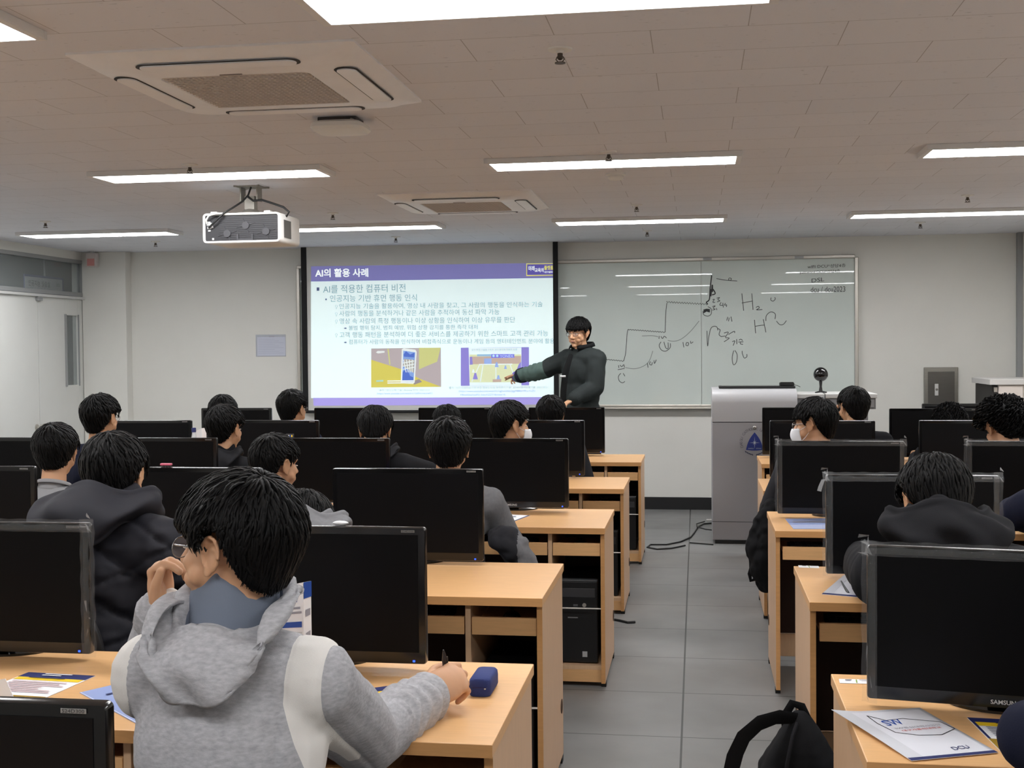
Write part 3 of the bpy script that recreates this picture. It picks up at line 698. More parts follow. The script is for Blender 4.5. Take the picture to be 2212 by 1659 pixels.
for cx, cy, s_, m in ((1420, 960, 16, 'gate_blue'), (1258, 945, 18, 'violet'), (1470, 885, 10, 'gate_blue'), (1408, 866, 14, 'gate_blue'), (1244, 912, 9, 'white')):
    c_ = {'gate_blue': (150, 174, 226), 'violet': (140, 132, 206), 'white': (222, 240, 242)}[m]
    pp([(cx - s_, cy + s_ * 1.6), (cx - s_ * .5, cy - s_ * .2), (cx - s_ * .35, cy - s_ * .9), (cx + s_ * .35, cy - s_ * .9), (cx + s_ * .5, cy - s_ * .2), (cx + s_, cy + s_ * 1.6)], 0.0052, ML(m, c_))
pp([(1380, 994), (1440, 992), (1440, 972), (1380, 974)], 0.0054, ML('hall_tan', (190, 170, 158)))
g.build('slide_picture', ms, ps, smooth=0)
line('YONEX', 1430, 822, 1526, 820, 20, lit('banner_letter', (176, 196, 240), 0.6), 0.02, 0.005)
line('포즈 추정 기술을 스포츠 경기 분석에 적용한 사례', 1232, 776, 1550, 772, 16, SM, 0.0, 0.004)
g = MB()
for cx in (1386, 1412): g.add([S(*zs(cx + 9 * math.cos(k * 0.7854), 809 + 9 * math.sin(k * 0.7854)), 0.005) for k in range(8)], [tuple(range(8))])
g.build('banner_mark', lit('banner_letter2', (176, 216, 244), 0.6), ps, smooth=0)

# ------------------------------------------------------------------ things on the front wall
n = thing('notice', 'pale sheet of paper in clear film taped on the front wall', 'notice', (-4.126, YF - 0.001, 1.569))
MB().box(-0.155, 0.15, -0.003, 0, -0.108, 0.108).build('clear_cover', mat('clear_cover', rgb(206, 210, 220), 0.25, alpha=0.6), n, smooth=0)
MB().box(-0.14, 0.15, -0.0045, -0.003, -0.1, 0.085).build('sheet', mat('pale_blue_sheet', rgb(196, 200, 214), 0.6), n, smooth=0)
g = MB()
for i in range(9): g.box(-0.125, 0.04 + 0.09 * ((i * 7) % 3) / 2, -0.005, -0.0045, 0.06 - i * 0.017, 0.064 - i * 0.017)
g.build('printed_lines', mat('pale_print', rgb(176, 180, 198), 0.7), n, smooth=0)
MB().box(-0.02, 0.035, -0.006, -0.004, 0.083, 0.092).build('tape', GREYP, n, smooth=0)
eb = thing('electrical_box', 'brushed steel electrical cover with a latch on the front wall', 'electrical box', (2.178, YF - 0.001, 1.02))
MB().box(-0.148, 0.148, -0.03, 0, -0.3, 0.295).build('box_frame', STEEL, eb, smooth=0, bevel=0.006)
MB().box(-0.115, 0.115, -0.036, -0.03, -0.27, 0.255).build('box_door', mat('steel_dark', rgb(104, 102, 98), 0.4, metal=0.85, noise=0.06, nscale=8, stretch=(1, 1, 30)), eb, smooth=0, bevel=0.003)
g = MB(); g.box(-0.058, -0.026, -0.045, -0.036, 0.04, 0.145); k = g.build('latch', WHITEM, eb, smooth=0, bevel=0.003)
MB().lathe([(0.011, 0), (0.011, 0.004), (0.006, 0.008)], (-0.042, -0.045, 0.095), 16, Matrix.Rotation(math.pi / 2, 3, 'X')).build('latch_button', STEEL, k)
cb = thing('cabinet', 'low cream cabinet with pale top in the right front corner', 'cabinet', (2.6, 10.62, 0))
CREAM = mat('cream_laminate', rgb(222, 212, 204), 0.5)
MB().box(-0.2, 0.255, -0.3, 0.3, 0.02, 1.19).build('carcass', CREAM, cb, smooth=0, bevel=0.002)
MB().box(-0.27, 0.26, -0.33, 0.33, 1.19, 1.235).build('top_board', mat('pale_grey_top', rgb(205, 203, 200), 0.5), cb, smooth=0, bevel=0.003)
MB().box(-0.245, -0.2, -0.29, 0.3, 0.02, 1.185).build('dark_side', mat('dark_mesh', rgb(44, 42, 40), 0.7), cb, smooth=0, bevel=0.002)
for a, c in ((-0.198, -0.012), (-0.008, 0.253)): MB().box(a, c, -0.318, -0.3, 0.06, 1.18).build('door', CREAM, cb, smooth=0, bevel=0.002)
MB().box(-0.232, -0.205, -0.305, -0.285, 1.13, 1.17).build('hinge', ALU, cb, smooth=0, bevel=0.002)

# ------------------------------------------------------------------ lectern
LC = thing('lectern', 'tall grey lectern with a blue triangular crest and a side desk', 'lectern', (0.434, 9.5, 0))
GM = mat('grey_enamel', rgb(158, 157, 160), 0.4, spec=0.4); GM2 = mat('pale_grey_enamel', rgb(178, 178, 180), 0.32)
MB().box(-0.32, 0.32, 0.0, 0.62, 0.03, 0.935).build('cabinet', GM, LC, smooth=0, bevel=0.006)
MB().box(-0.30, 0.30, 0.02, 0.6, 0.0, 0.03).build('plinth', BLACK, LC, smooth=0)
g = MB(); prof = [(0.0, 0.94), (0.0, 1.09)] + [(0.1 - 0.1 * math.cos(a), 1.09 + 0.1 * math.sin(a)) for a in (0.3, 0.6, 0.9, 1.2, 1.5)] + [(0.62, 1.19), (0.62, 0.94)]
g.prism(prof, -0.32, 0.32, 'x'); g.build('hood', GM2, LC, smooth=50, bevel=0.002)
MB().box(-0.322, 0.322, -0.003, 0.0, 0.17, 0.175).build('seam', mat('seam_dark', rgb(90, 90, 92), 0.6), LC, smooth=0)
MB().lathe([(0.014, 0), (0.014, 0.006), (0.01, 0.01)], (0.0, 0.0, 0.895), 20, Matrix.Rotation(math.pi / 2, 3, 'X')).build('lock', STEEL, LC)
# crest: shield, star, ring of letters, leaves
def LP(u, v, dy=0.003): p = ony(u, v, 9.5 - dy); return Vector((p.x - 0.434, p.y - 9.5, p.z))
def ze(x, y): return (1500 + x * 0.32188, 760 + y * 0.32188)
g = MB(); sh = []
A, B_, C_ = (404, 540), (462, 658), (346, 658)
for (p, q, bulge) in ((A, B_, 10), (B_, C_, 5), (C_, A, 10)):
    for k in range(8):
        t = k / 8; nx, ny = (q[1] - p[1]), -(q[0] - p[0]); L = math.hypot(nx, ny); s_ = math.sin(math.pi * t) * bulge / L
        sh.append((p[0] + (q[0] - p[0]) * t + nx * s_, p[1] + (q[1] - p[1]) * t + ny * s_))
g.add([LP(*ze(*p)) for p in sh], [tuple(range(len(sh)))])
crest = g.build('crest_shield', mat('crest_blue', rgb(34, 52, 128), 0.4), LC, smooth=0)
g = MB(); st = []
for k in range(16):
    rr = (6, 50, 6, 22)[k % 4] if k % 2 else 5.5
    rr = 5.5 if k % 2 == 0 else (44 if (k // 2) % 2 == 0 else 20)
    a = k * math.pi / 8 - math.pi / 8 - math.pi / 2 + 0.0; st.append((404 + rr * math.cos(a) * 0.8, 610 + rr * math.sin(a)))
g.add([LP(*ze(*p), 0.0045) for p in st], [tuple(range(16))]); g.build('crest_star', mat('crest_silver', rgb(196, 206, 214), 0.4), LC, smooth=0)
g = MB()
put_text(g, 'DAEGU', LP(*ze(362, 652), 0.005), (1, 0, 0), (0, 0, 1), w=0.04, h=0.008); put_text(g, 'CATHOLIC', LP(*ze(414, 652), 0.005), (1, 0, 0), (0, 0, 1), w=0.04, h=0.008)
g.build('crest_motto', MATS['crest_silver'], LC, smooth=0)
g = MB(); txt = 'DAEGU CATHOLIC UNIVERSITY'
for k, ch in enumerate(txt):
    if ch == ' ': continue
    a = math.radians(200 - k * 220 / (len(txt) - 1)); cxx, cyy = 404, 606
    p = LP(*ze(cxx + 82 * math.cos(a), cyy - 82 * math.sin(a)), 0.004); ex_ = Vector((math.sin(a), 0, -math.cos(a))); ey_ = Vector((math.cos(a), 0, math.sin(a)))
    put_text(g, ch, p - ex_ * 0.008, ex_, ey_, h=0.02, bold=0.01)
g.build('crest_lettering', mat('crest_grey', rgb(112, 112, 118), 0.5), LC, smooth=0)
g = MB()
for s_ in (-1, 1):
    for k in range(5):
        x = 404 + s_ * (8 + k * 11); y = 694 - k * 2.5 - k * k * 0.6
        g.add([LP(*ze(x + dx * s_, y + dy), 0.004) for dx, dy in ((0, 0), (6, -8), (14, -9), (8, 2))], [(0, 1, 2, 3)])
g.build('crest_leaves', mat('crest_navy', rgb(52, 54, 78), 0.5), LC, smooth=0)
# side desk
g = MB(); g.box(0.32, 0.915, 0.12, 0.62, 1.03, 1.115); g.box(0.34, 0.86, 0.14, 0.6, 0.03, 1.03); g.build('side_desk', mat('side_grey', rgb(128, 128, 130), 0.45), LC, smooth=0, bevel=0.003)
MB().box(0.32, 0.925, 0.1, 0.63, 1.115, 1.148).build('side_top', WHITEM, LC, smooth=0, bevel=0.004)
MB().box(0.40, 0.74, 0.112, 0.12, 1.04, 1.1).build('drawer', mat('drawer_grey', rgb(146, 146, 148), 0.45), LC, smooth=0, bevel=0.002)
MB().box(0.79, 0.9, 0.108, 0.12, 1.042, 1.104).build('drawer', MATS['drawer_grey'], LC, smooth=0, bevel=0.002)
kb = thing('tablet', 'thin black tablet slab lying flat on the lectern top', 'tablet', (0.46, 9.72, 1.19))
MB().box(-0.29, 0.29, -0.1, 0.14, 0.001, 0.019).build('slab', BLACK, kb, smooth=0, bevel=0.004)
MB().box(-0.27, 0.27, -0.085, 0.125, 0.019, 0.0205).build('touch_glass', GLOSSB, kb, smooth=0)
rc = thing('receiver', 'small black box with ridges on the slab on the lectern', 'receiver', (0.69, 9.70, 1.2112))
MB().box(-0.055, 0.055, -0.04, 0.05, 0, 0.022).build('receiver_body', BLACK, rc, smooth=0, bevel=0.004)
g = MB(); g.box(-0.05, 0.05, -0.035, 0.045, 0.022, 0.027); g.build('receiver_lid', GLOSSB, rc, smooth=0, bevel=0.002)
MB().tube([(0.05, 0.0, 0.008), (0.08, -0.01, 0.0), (0.1, -0.03, -0.01)], 0.002, 6).build('lead', CABLE, rc)
wc = thing('webcam', 'round black webcam on a little stand on the side desk', 'webcam', (0.957, 9.8, 1.149))
MB().ell((0, 0, 0.145), (0.056, 0.05, 0.056), nu=32, nv=20).build('camera_ball', GLOSSB, wc, smooth=180)
MB().tube([(0, 0, 0.006), (0, 0, 0.05), (0, 0.002, 0.1)], [0.016, 0.009, 0.014], 12).build('stem', BLACK, wc)
g = MB()
for a in (0.3, 2.2, 3.6, 5.5): g.tube([(0, 0, 0.012), (0.05 * math.cos(a), 0.05 * math.sin(a), 0.004)], [0.008, 0.004], 8)
g.build('foot', BLACK, wc)
MB().lathe([(0.02, 0), (0.02, 0.01), (0.014, 0.012)], (0, 0.042, 0.145), 20, Matrix.Rotation(-math.pi / 2, 3, 'X')).build('lens', GLOSSB, wc)
MB().tube([(0.006, -0.02, 0.02), (0.01, -0.06, 0.004), (0.012, -0.2, -0.001), (0.012, -0.205, -0.05), (0.012, -0.2, -0.12)], 0.0025, 6).build('lead', CABLE, wc)
# cables on the floor
def fl(pts, z=0.006): return [(lambda p: (p.x, p.y, z))(onz(u, v, 0)) for u, v in pts]
fc = MB().tube(fl([(1541, 1131), (1520, 1133), (1508, 1140), (1500, 1152), (1492, 1162), (1470, 1172), (1440, 1178), (1405, 1178), (1398, 1184), (1420, 1188), (1450, 1186), (1480, 1180)]), 0.006, 8).build('floor_cable', CABLE)
tag(fc, 'black cable looping from the lectern across the grey floor', 'cable')
fc = MB().tube(fl([(1541, 1150), (1524, 1148), (1506, 1143), (1505, 1136), (1522, 1131)], 0.018), 0.005, 8).build('floor_cable', CABLE)
tag(fc, 'short black cable loop beside the lectern foot', 'cable')
fc = MB().tube(fl([(1541, 1178), (1515, 1176), (1490, 1174)]), 0.005, 8).build('floor_cable', CABLE); tag(fc, 'straight thin cable running under the lectern from the aisle', 'cable')
pl = MB().tube(fl([(1526, 1131), (1540, 1131)], 0.03), 0.009, 8).build('white_plug', WHITEP); tag(pl, 'white plug on the cable by the lectern', 'plug')
fc = MB().tube(fl([(1322, 1340), (1340, 1343), (1356, 1347), (1372, 1346)]), 0.007, 8).build('floor_cable', CABLE); tag(fc, 'short black cable end sticking out beside the second row desk', 'cable')
# ------------------------------------------------------------------ desks
DZ, DD = 0.72, 0.635
PITCH = 0.8
def make_desk(n, label, loc, group):
    r = thing('computer_desk', label, 'desk', loc, group=group)
    Wd = n * PITCH; x0, x1 = -Wd / 2, Wd / 2; T = 0.018
    MB().box(x0, x1, 0, DD, DZ - 0.028, DZ).build('desktop', [WOOD_TOP], r, smooth=0, bevel=0.002)
    MB().box(x0, x1, -0.001, 0.0005, DZ - 0.0275, DZ - 0.001).build('edge_band', WOOD_EDGE, r, smooth=0)
    for x in (x0 + 0.004, x1 - 0.004 - T):
        p = MB().box(x, x + T, 0.03, DD - 0.02, 0.02, DZ - 0.028).build('side_panel', WOOD_SIDE, r, smooth=0, bevel=0.001)
        e = MB().box(x, x + T, 0.0285, 0.0302, 0.02, DZ - 0.028).build('panel_edge', WOOD_EDGE, p, smooth=0)
        s = 1 if x > 0 else -1; xo = x + (T if s > 0 else 0)
        MB().lathe([(0.026, 0), (0.026, 0.002), (0.019, 0.003)], (xo, DD - 0.075, 0.21), 20, Matrix.Rotation(s * math.pi / 2, 3, 'Y')).build('cable_grommet', mat('grommet', rgb(70, 46, 28), 0.6), p)
        f = MB(); f.box(x - 0.002, x + T + 0.002, 0.05, 0.09, 0, 0.02); f.box(x - 0.002, x + T + 0.002, DD - 0.08, DD - 0.04, 0, 0.02); f.build('foot', BLACK, r, smooth=0)
    for k in range(n):
        sx = x0 + k * PITCH
        dx = sx + PITCH - 0.004 - T - 0.218 - T       # the divider in front of the tower bay
        MB().box(dx, dx + T, 0.04, DD - 0.03, 0.02, DZ - 0.028).build('divider', WOOD_SIDE, r, smooth=0, bevel=0.001)
        if k < n - 1: MB().box(sx + PITCH - T / 2, sx + PITCH + T / 2, 0.04, DD - 0.03, 0.02, DZ - 0.028).build('divider', WOOD_SIDE, r, smooth=0, bevel=0.001)
        bx0, bx1 = dx + T, sx + PITCH - (T / 2 if k < n - 1 else 0.004 + T)
        lx0 = sx + (0.004 + T if k == 0 else T / 2)
        for a, c in ((lx0 + 0.012, dx - 0.004), (bx0 + 0.003, bx1 - 0.003)):
            f = MB().box(a, c, 0.042, 0.058, 0.588, 0.645).build('tray_front', WOOD_EDGE if False else WOOD_TOP, r, smooth=0, bevel=0.0015)
            MB().box(a + 0.006, c - 0.006, 0.058, 0.40, 0.606, 0.616).build('tray_board', WOOD_SIDE, f, smooth=0)
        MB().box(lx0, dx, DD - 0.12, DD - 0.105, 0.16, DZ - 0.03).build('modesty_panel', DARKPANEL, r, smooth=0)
        MB().box(lx0, dx, DD - 0.125, DD - 0.1, 0.05, 0.155).build('lower_rail', WOOD_SIDE, r, smooth=0, bevel=0.001)
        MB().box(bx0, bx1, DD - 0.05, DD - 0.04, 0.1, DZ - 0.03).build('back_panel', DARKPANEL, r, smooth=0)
        MB().box(bx0, bx1, 0.05, DD - 0.05, 0.075, 0.093).build('tower_shelf', WOOD_SIDE, r, smooth=0, bevel=0.001)
        MB().box(bx0, bx1, 0.048, 0.064, 0.02, 0.075).build('plinth', WOOD_TOP, r, smooth=0, bevel=0.001)
        MB().tube([(bx0, 0.062, 0.348), (bx1, 0.062, 0.348)], 0.004, 8).build('retaining_rod', ALU, r)
    return r
# rows counted from the front wall: front, second, third, fourth, fifth
LROW = [(2.40, -0.41), (3.84, -0.49), (5.375, -0.405), (6.885, -0.41), (8.50, -0.385)]
RROW = [(2.39, 0.318), (3.87, 0.343), (5.36, 0.331), (6.85, 0.36), (8.42, 0.43)]
RN = ['fifth', 'fourth', 'third', 'second', 'front']
RD = ['nearest desk row', 'second nearest desk row', 'middle desk row', 'second row from the front', 'front desk row']
d2 = None
for i, (y, xr) in enumerate(LROW):
    for k in range(2):
        c = (xr - 0.8 - 1.6 * k, y, 0)
        lb = f'beech desk of the {RD[i]}, left bank, ' + ('at the aisle end' if k == 0 else 'toward the door wall')
        if d2 is None: d2 = make_desk(2, lb, c, 'left bank computer desks')
        else: dup(d2, c, lb)
d2r = make_desk(2, f'beech two-seat computer desk of the {RD[0]}, right bank', (RROW[0][1] + 0.8, RROW[0][0], 0), 'right bank computer desks')
for i in range(1, 4): dup(d2r, (RROW[i][1] + 0.8, RROW[i][0], 0), f'beech two-seat computer desk of the {RD[i]}, right bank')
make_desk(3, 'beech three-seat computer desk of the front row, right bank, mostly hidden', (RROW[4][1] + 1.2, RROW[4][0], 0), 'right bank computer desks')
lz = dup(d2, (-0.45 - 0.8, 0.80, 0), 'beech computer desk under the monitor in the bottom left corner')

# ------------------------------------------------------------------ computers in the desks
def make_tower(loc, label):
    r = thing('computer_tower', label, 'computer', loc, group='computer towers in the desks')
    MB().box(-0.088, 0.088, 0.012, 0.40, 0.006, 0.37).build('case', BLACK, r, smooth=0, bevel=0.004)
    f = MB().box(-0.09, 0.09, 0, 0.014, 0.004, 0.372).build('front_panel', mat('tower_front', rgb(26, 26, 27), 0.35), r, smooth=0, bevel=0.004)
    MB().box(-0.078, 0.078, -0.002, 0.001, 0.30, 0.34).build('disc_drive', mat('tower_grey', rgb(58, 58, 60), 0.4), f, smooth=0, bevel=0.001)
    MB().box(-0.09, 0.09, -0.004, 0.03, 0.372, 0.379).build('top_lip', mat('tower_lip', rgb(76, 78, 80), 0.4), r, smooth=0, bevel=0.002)
    MB().lathe([(0.009, 0), (0.009, 0.003)], (0.03, -0.001, 0.265), 16, Matrix.Rotation(math.pi / 2, 3, 'X')).build('power_button', ALU, f)
    g = MB(); g.box(-0.02, 0.0, -0.0015, 0, 0.258, 0.268); g.build('port', mat('port_grey', rgb(90, 90, 92), 0.5), f, smooth=0)
    MB().box(0.02, 0.042, -0.0015, 0, 0.03, 0.055).build('sticker', mat('sticker_silver', rgb(176, 178, 180), 0.4), f, smooth=0)
    MB().box(-0.045, 0.0, -0.0015, 0, 0.205, 0.21).build('name_strip', mat('strip_grey', rgb(120, 120, 122), 0.5), f, smooth=0)
    g = MB()
    for x in (-0.07, 0.07):
        for y in (0.03, 0.36): g.box(x - 0.012, x + 0.012, y - 0.01, y + 0.01, 0, 0.006)
    g.build('foot', BLACK, r, smooth=0)
    return r
tw = None
for i, lb in enumerate(('nearest desk row, mostly hidden', 'second nearest row behind the hoodie sleeve', 'middle row, seen full in its open bay', 'second row from the front', 'front row')):
    c = (LROW[i][1] - 0.004 - 0.018 - 0.109, LROW[i][0] + 0.085, 0.0935); lb = 'black computer tower in the aisle end desk, ' + lb
    if tw is None: tw = make_tower(c, lb)
    else: dup(tw, c, lb)
def make_mouse(loc, label):
    r = thing('computer_mouse', label, 'mouse', loc, group='mice on the narrow trays')
    b = MB(); rr = []
    for t in np.linspace(0, 1, 9):
        h = 0.034 * math.sin(math.pi * min(1, 0.12 + 0.8 * t)) ** 0.7; w_ = 0.031 * (1 - 0.35 * abs(2 * t - 1) ** 2.5); y = 0.11 * t
        rr.append([(w_ * math.cos(a), y, max(0, h * math.sin(a))) for a in np.linspace(0, math.pi, 11)])
    loft(b, rr); b.build('mouse_body', GLOSSB, r, smooth=60)
    MB().box(-0.003, 0.003, 0.07, 0.095, 0.028, 0.034).build('scroll_wheel', BLACK, r, smooth=0, bevel=0.002)
    MB().tube([(0, 0.108, 0.012), (-0.02, 0.16, 0.02), (-0.05, 0.22, 0.035), (-0.06, 0.3, 0.06)], 0.0018, 6).build('lead', CABLE, r)
    return r
ms0 = None
for i, nm in ((1, 'second nearest desk row'), (2, 'middle desk row'), (3, 'second row from the front'), (4, 'front desk row')):
    c = (LROW[i][1] - 0.12, LROW[i][0] + 0.075, 0.6165); lb = f'black mouse on the narrow pull-out tray, {nm}'
    if ms0 is None: ms0 = make_mouse(c, lb)
    else: dup(ms0, c, lb)
def make_kb(loc, label):
    r = thing('keyboard', label, 'keyboard', loc, group='keyboards on the wide trays')
    b = MB(); b.prism([(0, 0), (0.15, 0), (0.15, 0.022), (0.0, 0.012)], -0.215, 0.215, 'x'); b.build('keyboard_body', BLACK, r, smooth=0, bevel=0.002)
    k = MB()
    for j in range(5):
        y = 0.014 + j * 0.025; z = 0.012 + y * 0.067
        for q in range(17): x = -0.205 + q * 0.0242; k.box(x, x + 0.021, y, y + 0.021, z, z + 0.006)
    k.build('keys', mat('key_black', rgb(30, 30, 32), 0.5), r, smooth=0)
    return r
kb0 = None
for i, nm in ((1, 'second nearest row, left bank'), (2, 'middle row, left bank'), (3, 'second row from the front, left bank')):
    c = (LROW[i][1] - 0.54, LROW[i][0] + 0.085, 0.6165); lb = f'black keyboard on the wide tray of the {nm}'
    if kb0 is None: kb0 = make_kb(c, lb)
    else: dup(kb0, c, lb)
for i, nm in ((1, 'second nearest row, right bank'), (2, 'middle row, right bank')): dup(kb0, (RROW[i][1] + 0.28, RROW[i][0] + 0.085, 0.6165), f'black keyboard on the wide tray of the {nm}')

# ------------------------------------------------------------------ monitors (origin: foot of the stand on the desk)
FILMM = bpy.data.materials.new('clear_film'); FILMM.use_nodes = True
_nt = FILMM.node_tree; _b = _nt.nodes['Principled BSDF']; _b.inputs['Base Color'].default_value = (0.75, 0.77, 0.78, 1); _b.inputs['Roughness'].default_value = 0.1; _b.inputs['Alpha'].default_value = 0.07
_n = N(_nt, 'ShaderNodeTexNoise', Scale=35.0, Detail=3.0); _bp = N(_nt, 'ShaderNodeBump', Strength=0.6, Distance=0.004); _nt.links.new(_n.outputs['Fac'], _bp.inputs['Height']); _nt.links.new(_bp.outputs[0], _b.inputs['Normal'])
TAG = mat('tag_silver', rgb(120, 120, 118), 0.4); LEDM = mat('led_blue', rgb(30, 60, 255), 0.4, emit=rgb(40, 80, 255), estr=3)
def make_monitor(loc, label, film=False, group='computer monitors', w=0.569, led=True, cap=False):
    r = thing('computer_monitor', label, 'monitor', loc, group=group)
    hw = w / 2; zb, zt = 0.018, 0.357; bz = 0.018
    # front face at y = 0 (towards the seat), slightly tilted back
    h = MB(); ring = lambda W_, z0, z1, y, rad: [(px, y, (z0 + z1) / 2 + pz) for px, pz in rrect(W_, (z1 - z0) / 2, rad, 3)]
    loft(h, [ring(hw - 0.002, zb + 0.002, zt - 0.002, -0.004, 0.006), ring(hw, zb, zt, 0.002, 0.008), ring(hw, zb, zt, 0.016, 0.008), ring(hw - 0.05, zb + 0.05, zt - 0.03, 0.045, 0.02)])
    h.build('housing', GLOSSB, r, smooth=40)
    MB().box(-hw + bz, hw - bz, -0.0052, -0.003, zb + 0.03, zt - bz).build('screen', SCREEN, r, smooth=0)
    g = MB(); g.prism([(-0.035, 0.03), (0.035, 0.03), (0.03, 0.07), (-0.03, 0.07)], 0.008, 0.12, 'z'); g.build('stand_neck', GLOSSB, r, smooth=0, bevel=0.004)
    g = MB(); pts = [(0.12 * math.cos(a), 0.10 + 0.085 * math.sin(a)) for a in np.linspace(0, 2 * math.pi, 33)[:-1]]
    loft(g, [[(x, y, 0) for x, y in pts], [(x, y, 0.006) for x, y in pts], [(x * .8, 0.10 + (y - .10) * .8, 0.012) for x, y in pts]]); g.build('stand_base', GLOSSB, r, smooth=40)
    t = MB().box(hw - 0.06, hw - 0.026, -0.0062, -0.005, zt - 0.012, zt - 0.006).build('model_tag', TAG, r, smooth=0)
    g = MB(); put_text(g, 'S24D300', (hw - 0.058, -0.0066, zt - 0.0112), (1, 0, 0), (0, 0, 1), w=0.03, h=0.0045); g.build('tag_lettering', INK, t, smooth=0)
    g = MB(); put_text(g, 'SAMSUNG', (-0.03, -0.0062, zb + 0.0095), (1, 0, 0), (0, 0, 1), w=0.06, h=0.0095, bold=0.02); g.build('maker_lettering', mat('maker_silver', rgb(190, 190, 190), 0.4), r, smooth=0)
    if led: MB().box(hw - 0.034, hw - 0.028, -0.0062, -0.004, zb + 0.006, zb + 0.011).build('power_light', LEDM, r, smooth=0, bevel=0.001)
    if film:
        g = MB(); o_, i_ = hw + 0.011, hw - 0.022
        for a in ((-o_, -i_, zb - 0.008, zt + 0.012), (i_, o_, zb - 0.008, zt + 0.012)):
            def fn(u, v, a=a): x = a[0] + (a[1] - a[0]) * u; z = a[2] + (a[3] - a[2]) * v; return (x + 0.0012 * math.sin(v * 23) * (abs(x) > hw), -0.009 + 0.0025 * math.sin(v * 31 + u * 5) + (0.012 if abs(x) > hw else 0), z)
            g.grid(fn, 5, 30)
        def fn(u, v): z = zt - 0.022 + 0.031 * v; x = -o_ + 2 * o_ * u; return (x, -0.009 + 0.0025 * math.sin(u * 37) + (0.012 if z > zt else 0), z + 0.0012 * math.sin(u * 60) * (z > zt))
        g.grid(fn, 50, 5)
        g.build('plastic_film', FILMM, r, smooth=180, fix=False)
        g = MB(); rnd = random.Random(3)
        for sx in (-1, 1):
            for k in range(5):
                c = Vector((sx * (hw + 0.002 + rnd.uniform(-.012, .01)), -0.011, zt + rnd.uniform(-0.02, 0.016)))
                g.add([c + Vector((rnd.uniform(-.016, .016), rnd.uniform(-.004, .004), rnd.uniform(-.016, .016))) for _ in range(4)], [(0, 1, 2), (0, 2, 3)])
            for k in range(3):
                c = Vector((sx * (hw + rnd.uniform(-.02, .008)), -0.0115, zb + rnd.uniform(0.0, 0.3)))
                g.add([c + Vector((rnd.uniform(-.004, .004), 0, rnd.uniform(-.02, .02))) for _ in range(3)], [(0, 1, 2)])
        g.build('film_fold', mat('film_white', rgb(190, 192, 194), 0.2, alpha=0.35), r, smooth=0, fix=False)
    return r
def mon_px(u, y, right=True, w=0.569): p = ony(u, 1000, y); return p.x + (-w / 2 if right else w / 2)
MONL = [  # left bank: pixel of the right edge, distance, label
    (917, 2.93, 'black monitor right behind the grey hoodie student, upright on the nearest desk'), (190, 2.93, 'black film-wrapped monitor cut by the left edge on the nearest desk row'), (-520, 2.93, 'black monitor beyond the left edge on the nearest desk row'),
    (1043, 4.39, 'large black monitor in the centre, with small blue power light'), (565, 4.39, 'black monitor in front of the puffer jacket student, pink eraser on its top'), (75, 4.39, 'black monitor at the left edge in the second nearest row'),
    (1228, 5.90, 'black monitor at aisle end of the middle row, leaflet at its foot'), (842, 5.90, 'black monitor of the middle row, second from the aisle'), (469, 5.90, 'black monitor of the middle row, in front of the quilted jacket student'), (95, 5.90, 'black monitor at the left edge behind the grey collar student'),
    (1263, 7.42, 'black monitor at aisle end of the second row, masked student beside it'), (1006, 7.42, 'black monitor in front of the dark hooded leaning student'), (690, 7.42, 'greyish monitor showing a tiny coloured sticker, second row'), (415, 7.42, 'black monitor beside the water bottle, second row'),
    (1307, 9.03, 'black monitor at aisle end of the front row, below the teacher'), (1065, 9.03, 'black monitor under the slide pictures, front row'), (836, 9.03, 'black monitor under the left end of the slide, front row'), (588, 9.03, 'leftmost black monitor of the front row')]
m0 = None; m_film = None
MONS = {}
for k, (u, y, lb) in enumerate(MONL):
    c = (mon_px(u, y), y, DZ)
    if k == 1: m_film = make_monitor(c, lb, True, 'film-wrapped monitors'); MONS[k] = m_film
    elif m0 is None: m0 = make_monitor(c, lb); MONS[k] = m0
    else: MONS[k] = dup(m0, c, lb)
q = onz(235, 1590, 1.077); dup(m0, (ony(235, 1590, 1.42).x - 0.285, 1.42, DZ), 'black monitor top with model number in the bottom left corner')
# right bank
dup(m_film, (0.648, 2.715, DZ), 'film-wrapped black monitor with maker name at the bottom right', rz=math.radians(-9))
dup(m_film, (0.717, 4.27, DZ), 'film-wrapped black monitor in front of the student lying on his arm', rz=math.radians(1.5))
dup(m_film, (0.652, 5.78, DZ), 'film-wrapped black monitor hiding the masked student at right')
dup(m_film, (1.497, 5.80, DZ), 'film-wrapped black monitor cut by the right edge')
wide = make_monitor((0.728, 7.38, DZ), 'plain black monitor between the masked student and the lectern, nearer one', group='wide monitors of the right bank', w=0.606, led=False)
dup(wide, (0.766, 8.95, DZ), 'plain black monitor right in front of the lectern, farther one')
dup(wide, (1.625, 8.78, DZ), 'black monitor at right whose left edge stands clear against the wall')
dup(wide, (1.875, 8.96, DZ), 'thin black monitor top at right below the steel wall box').scale = (1, 1, 1.07)
dup(wide, (ony(1985, 905, 7.40).x + 0.303, 7.40, DZ), 'black monitor at right covering the low bent head')
# peeled film scrap at the left edge of the second monitor
sc = MB(); pts = [onz(1780, 1035, 0.98), onz(1772, 1042, 0.96), onz(1766, 1058, 0.945), onz(1773, 1062, 0.94), onz(1780, 1050, 0.95)]
pts = [ony(u, v, 4.25) for u, v in ((1782, 1036), (1774, 1037), (1768, 1050), (1765, 1060), (1774, 1062), (1777, 1050))]
sc.add(pts, [(0, 1, 2, 5), (2, 3, 4, 5)]); sc = sc.build('film_scrap', mat('film_white', (0.5, 0.5, 0.5)), None, smooth=0, solid=0.0006); tag(sc, 'crumpled clear film scrap peeling off a wrapped monitor corner', 'film')
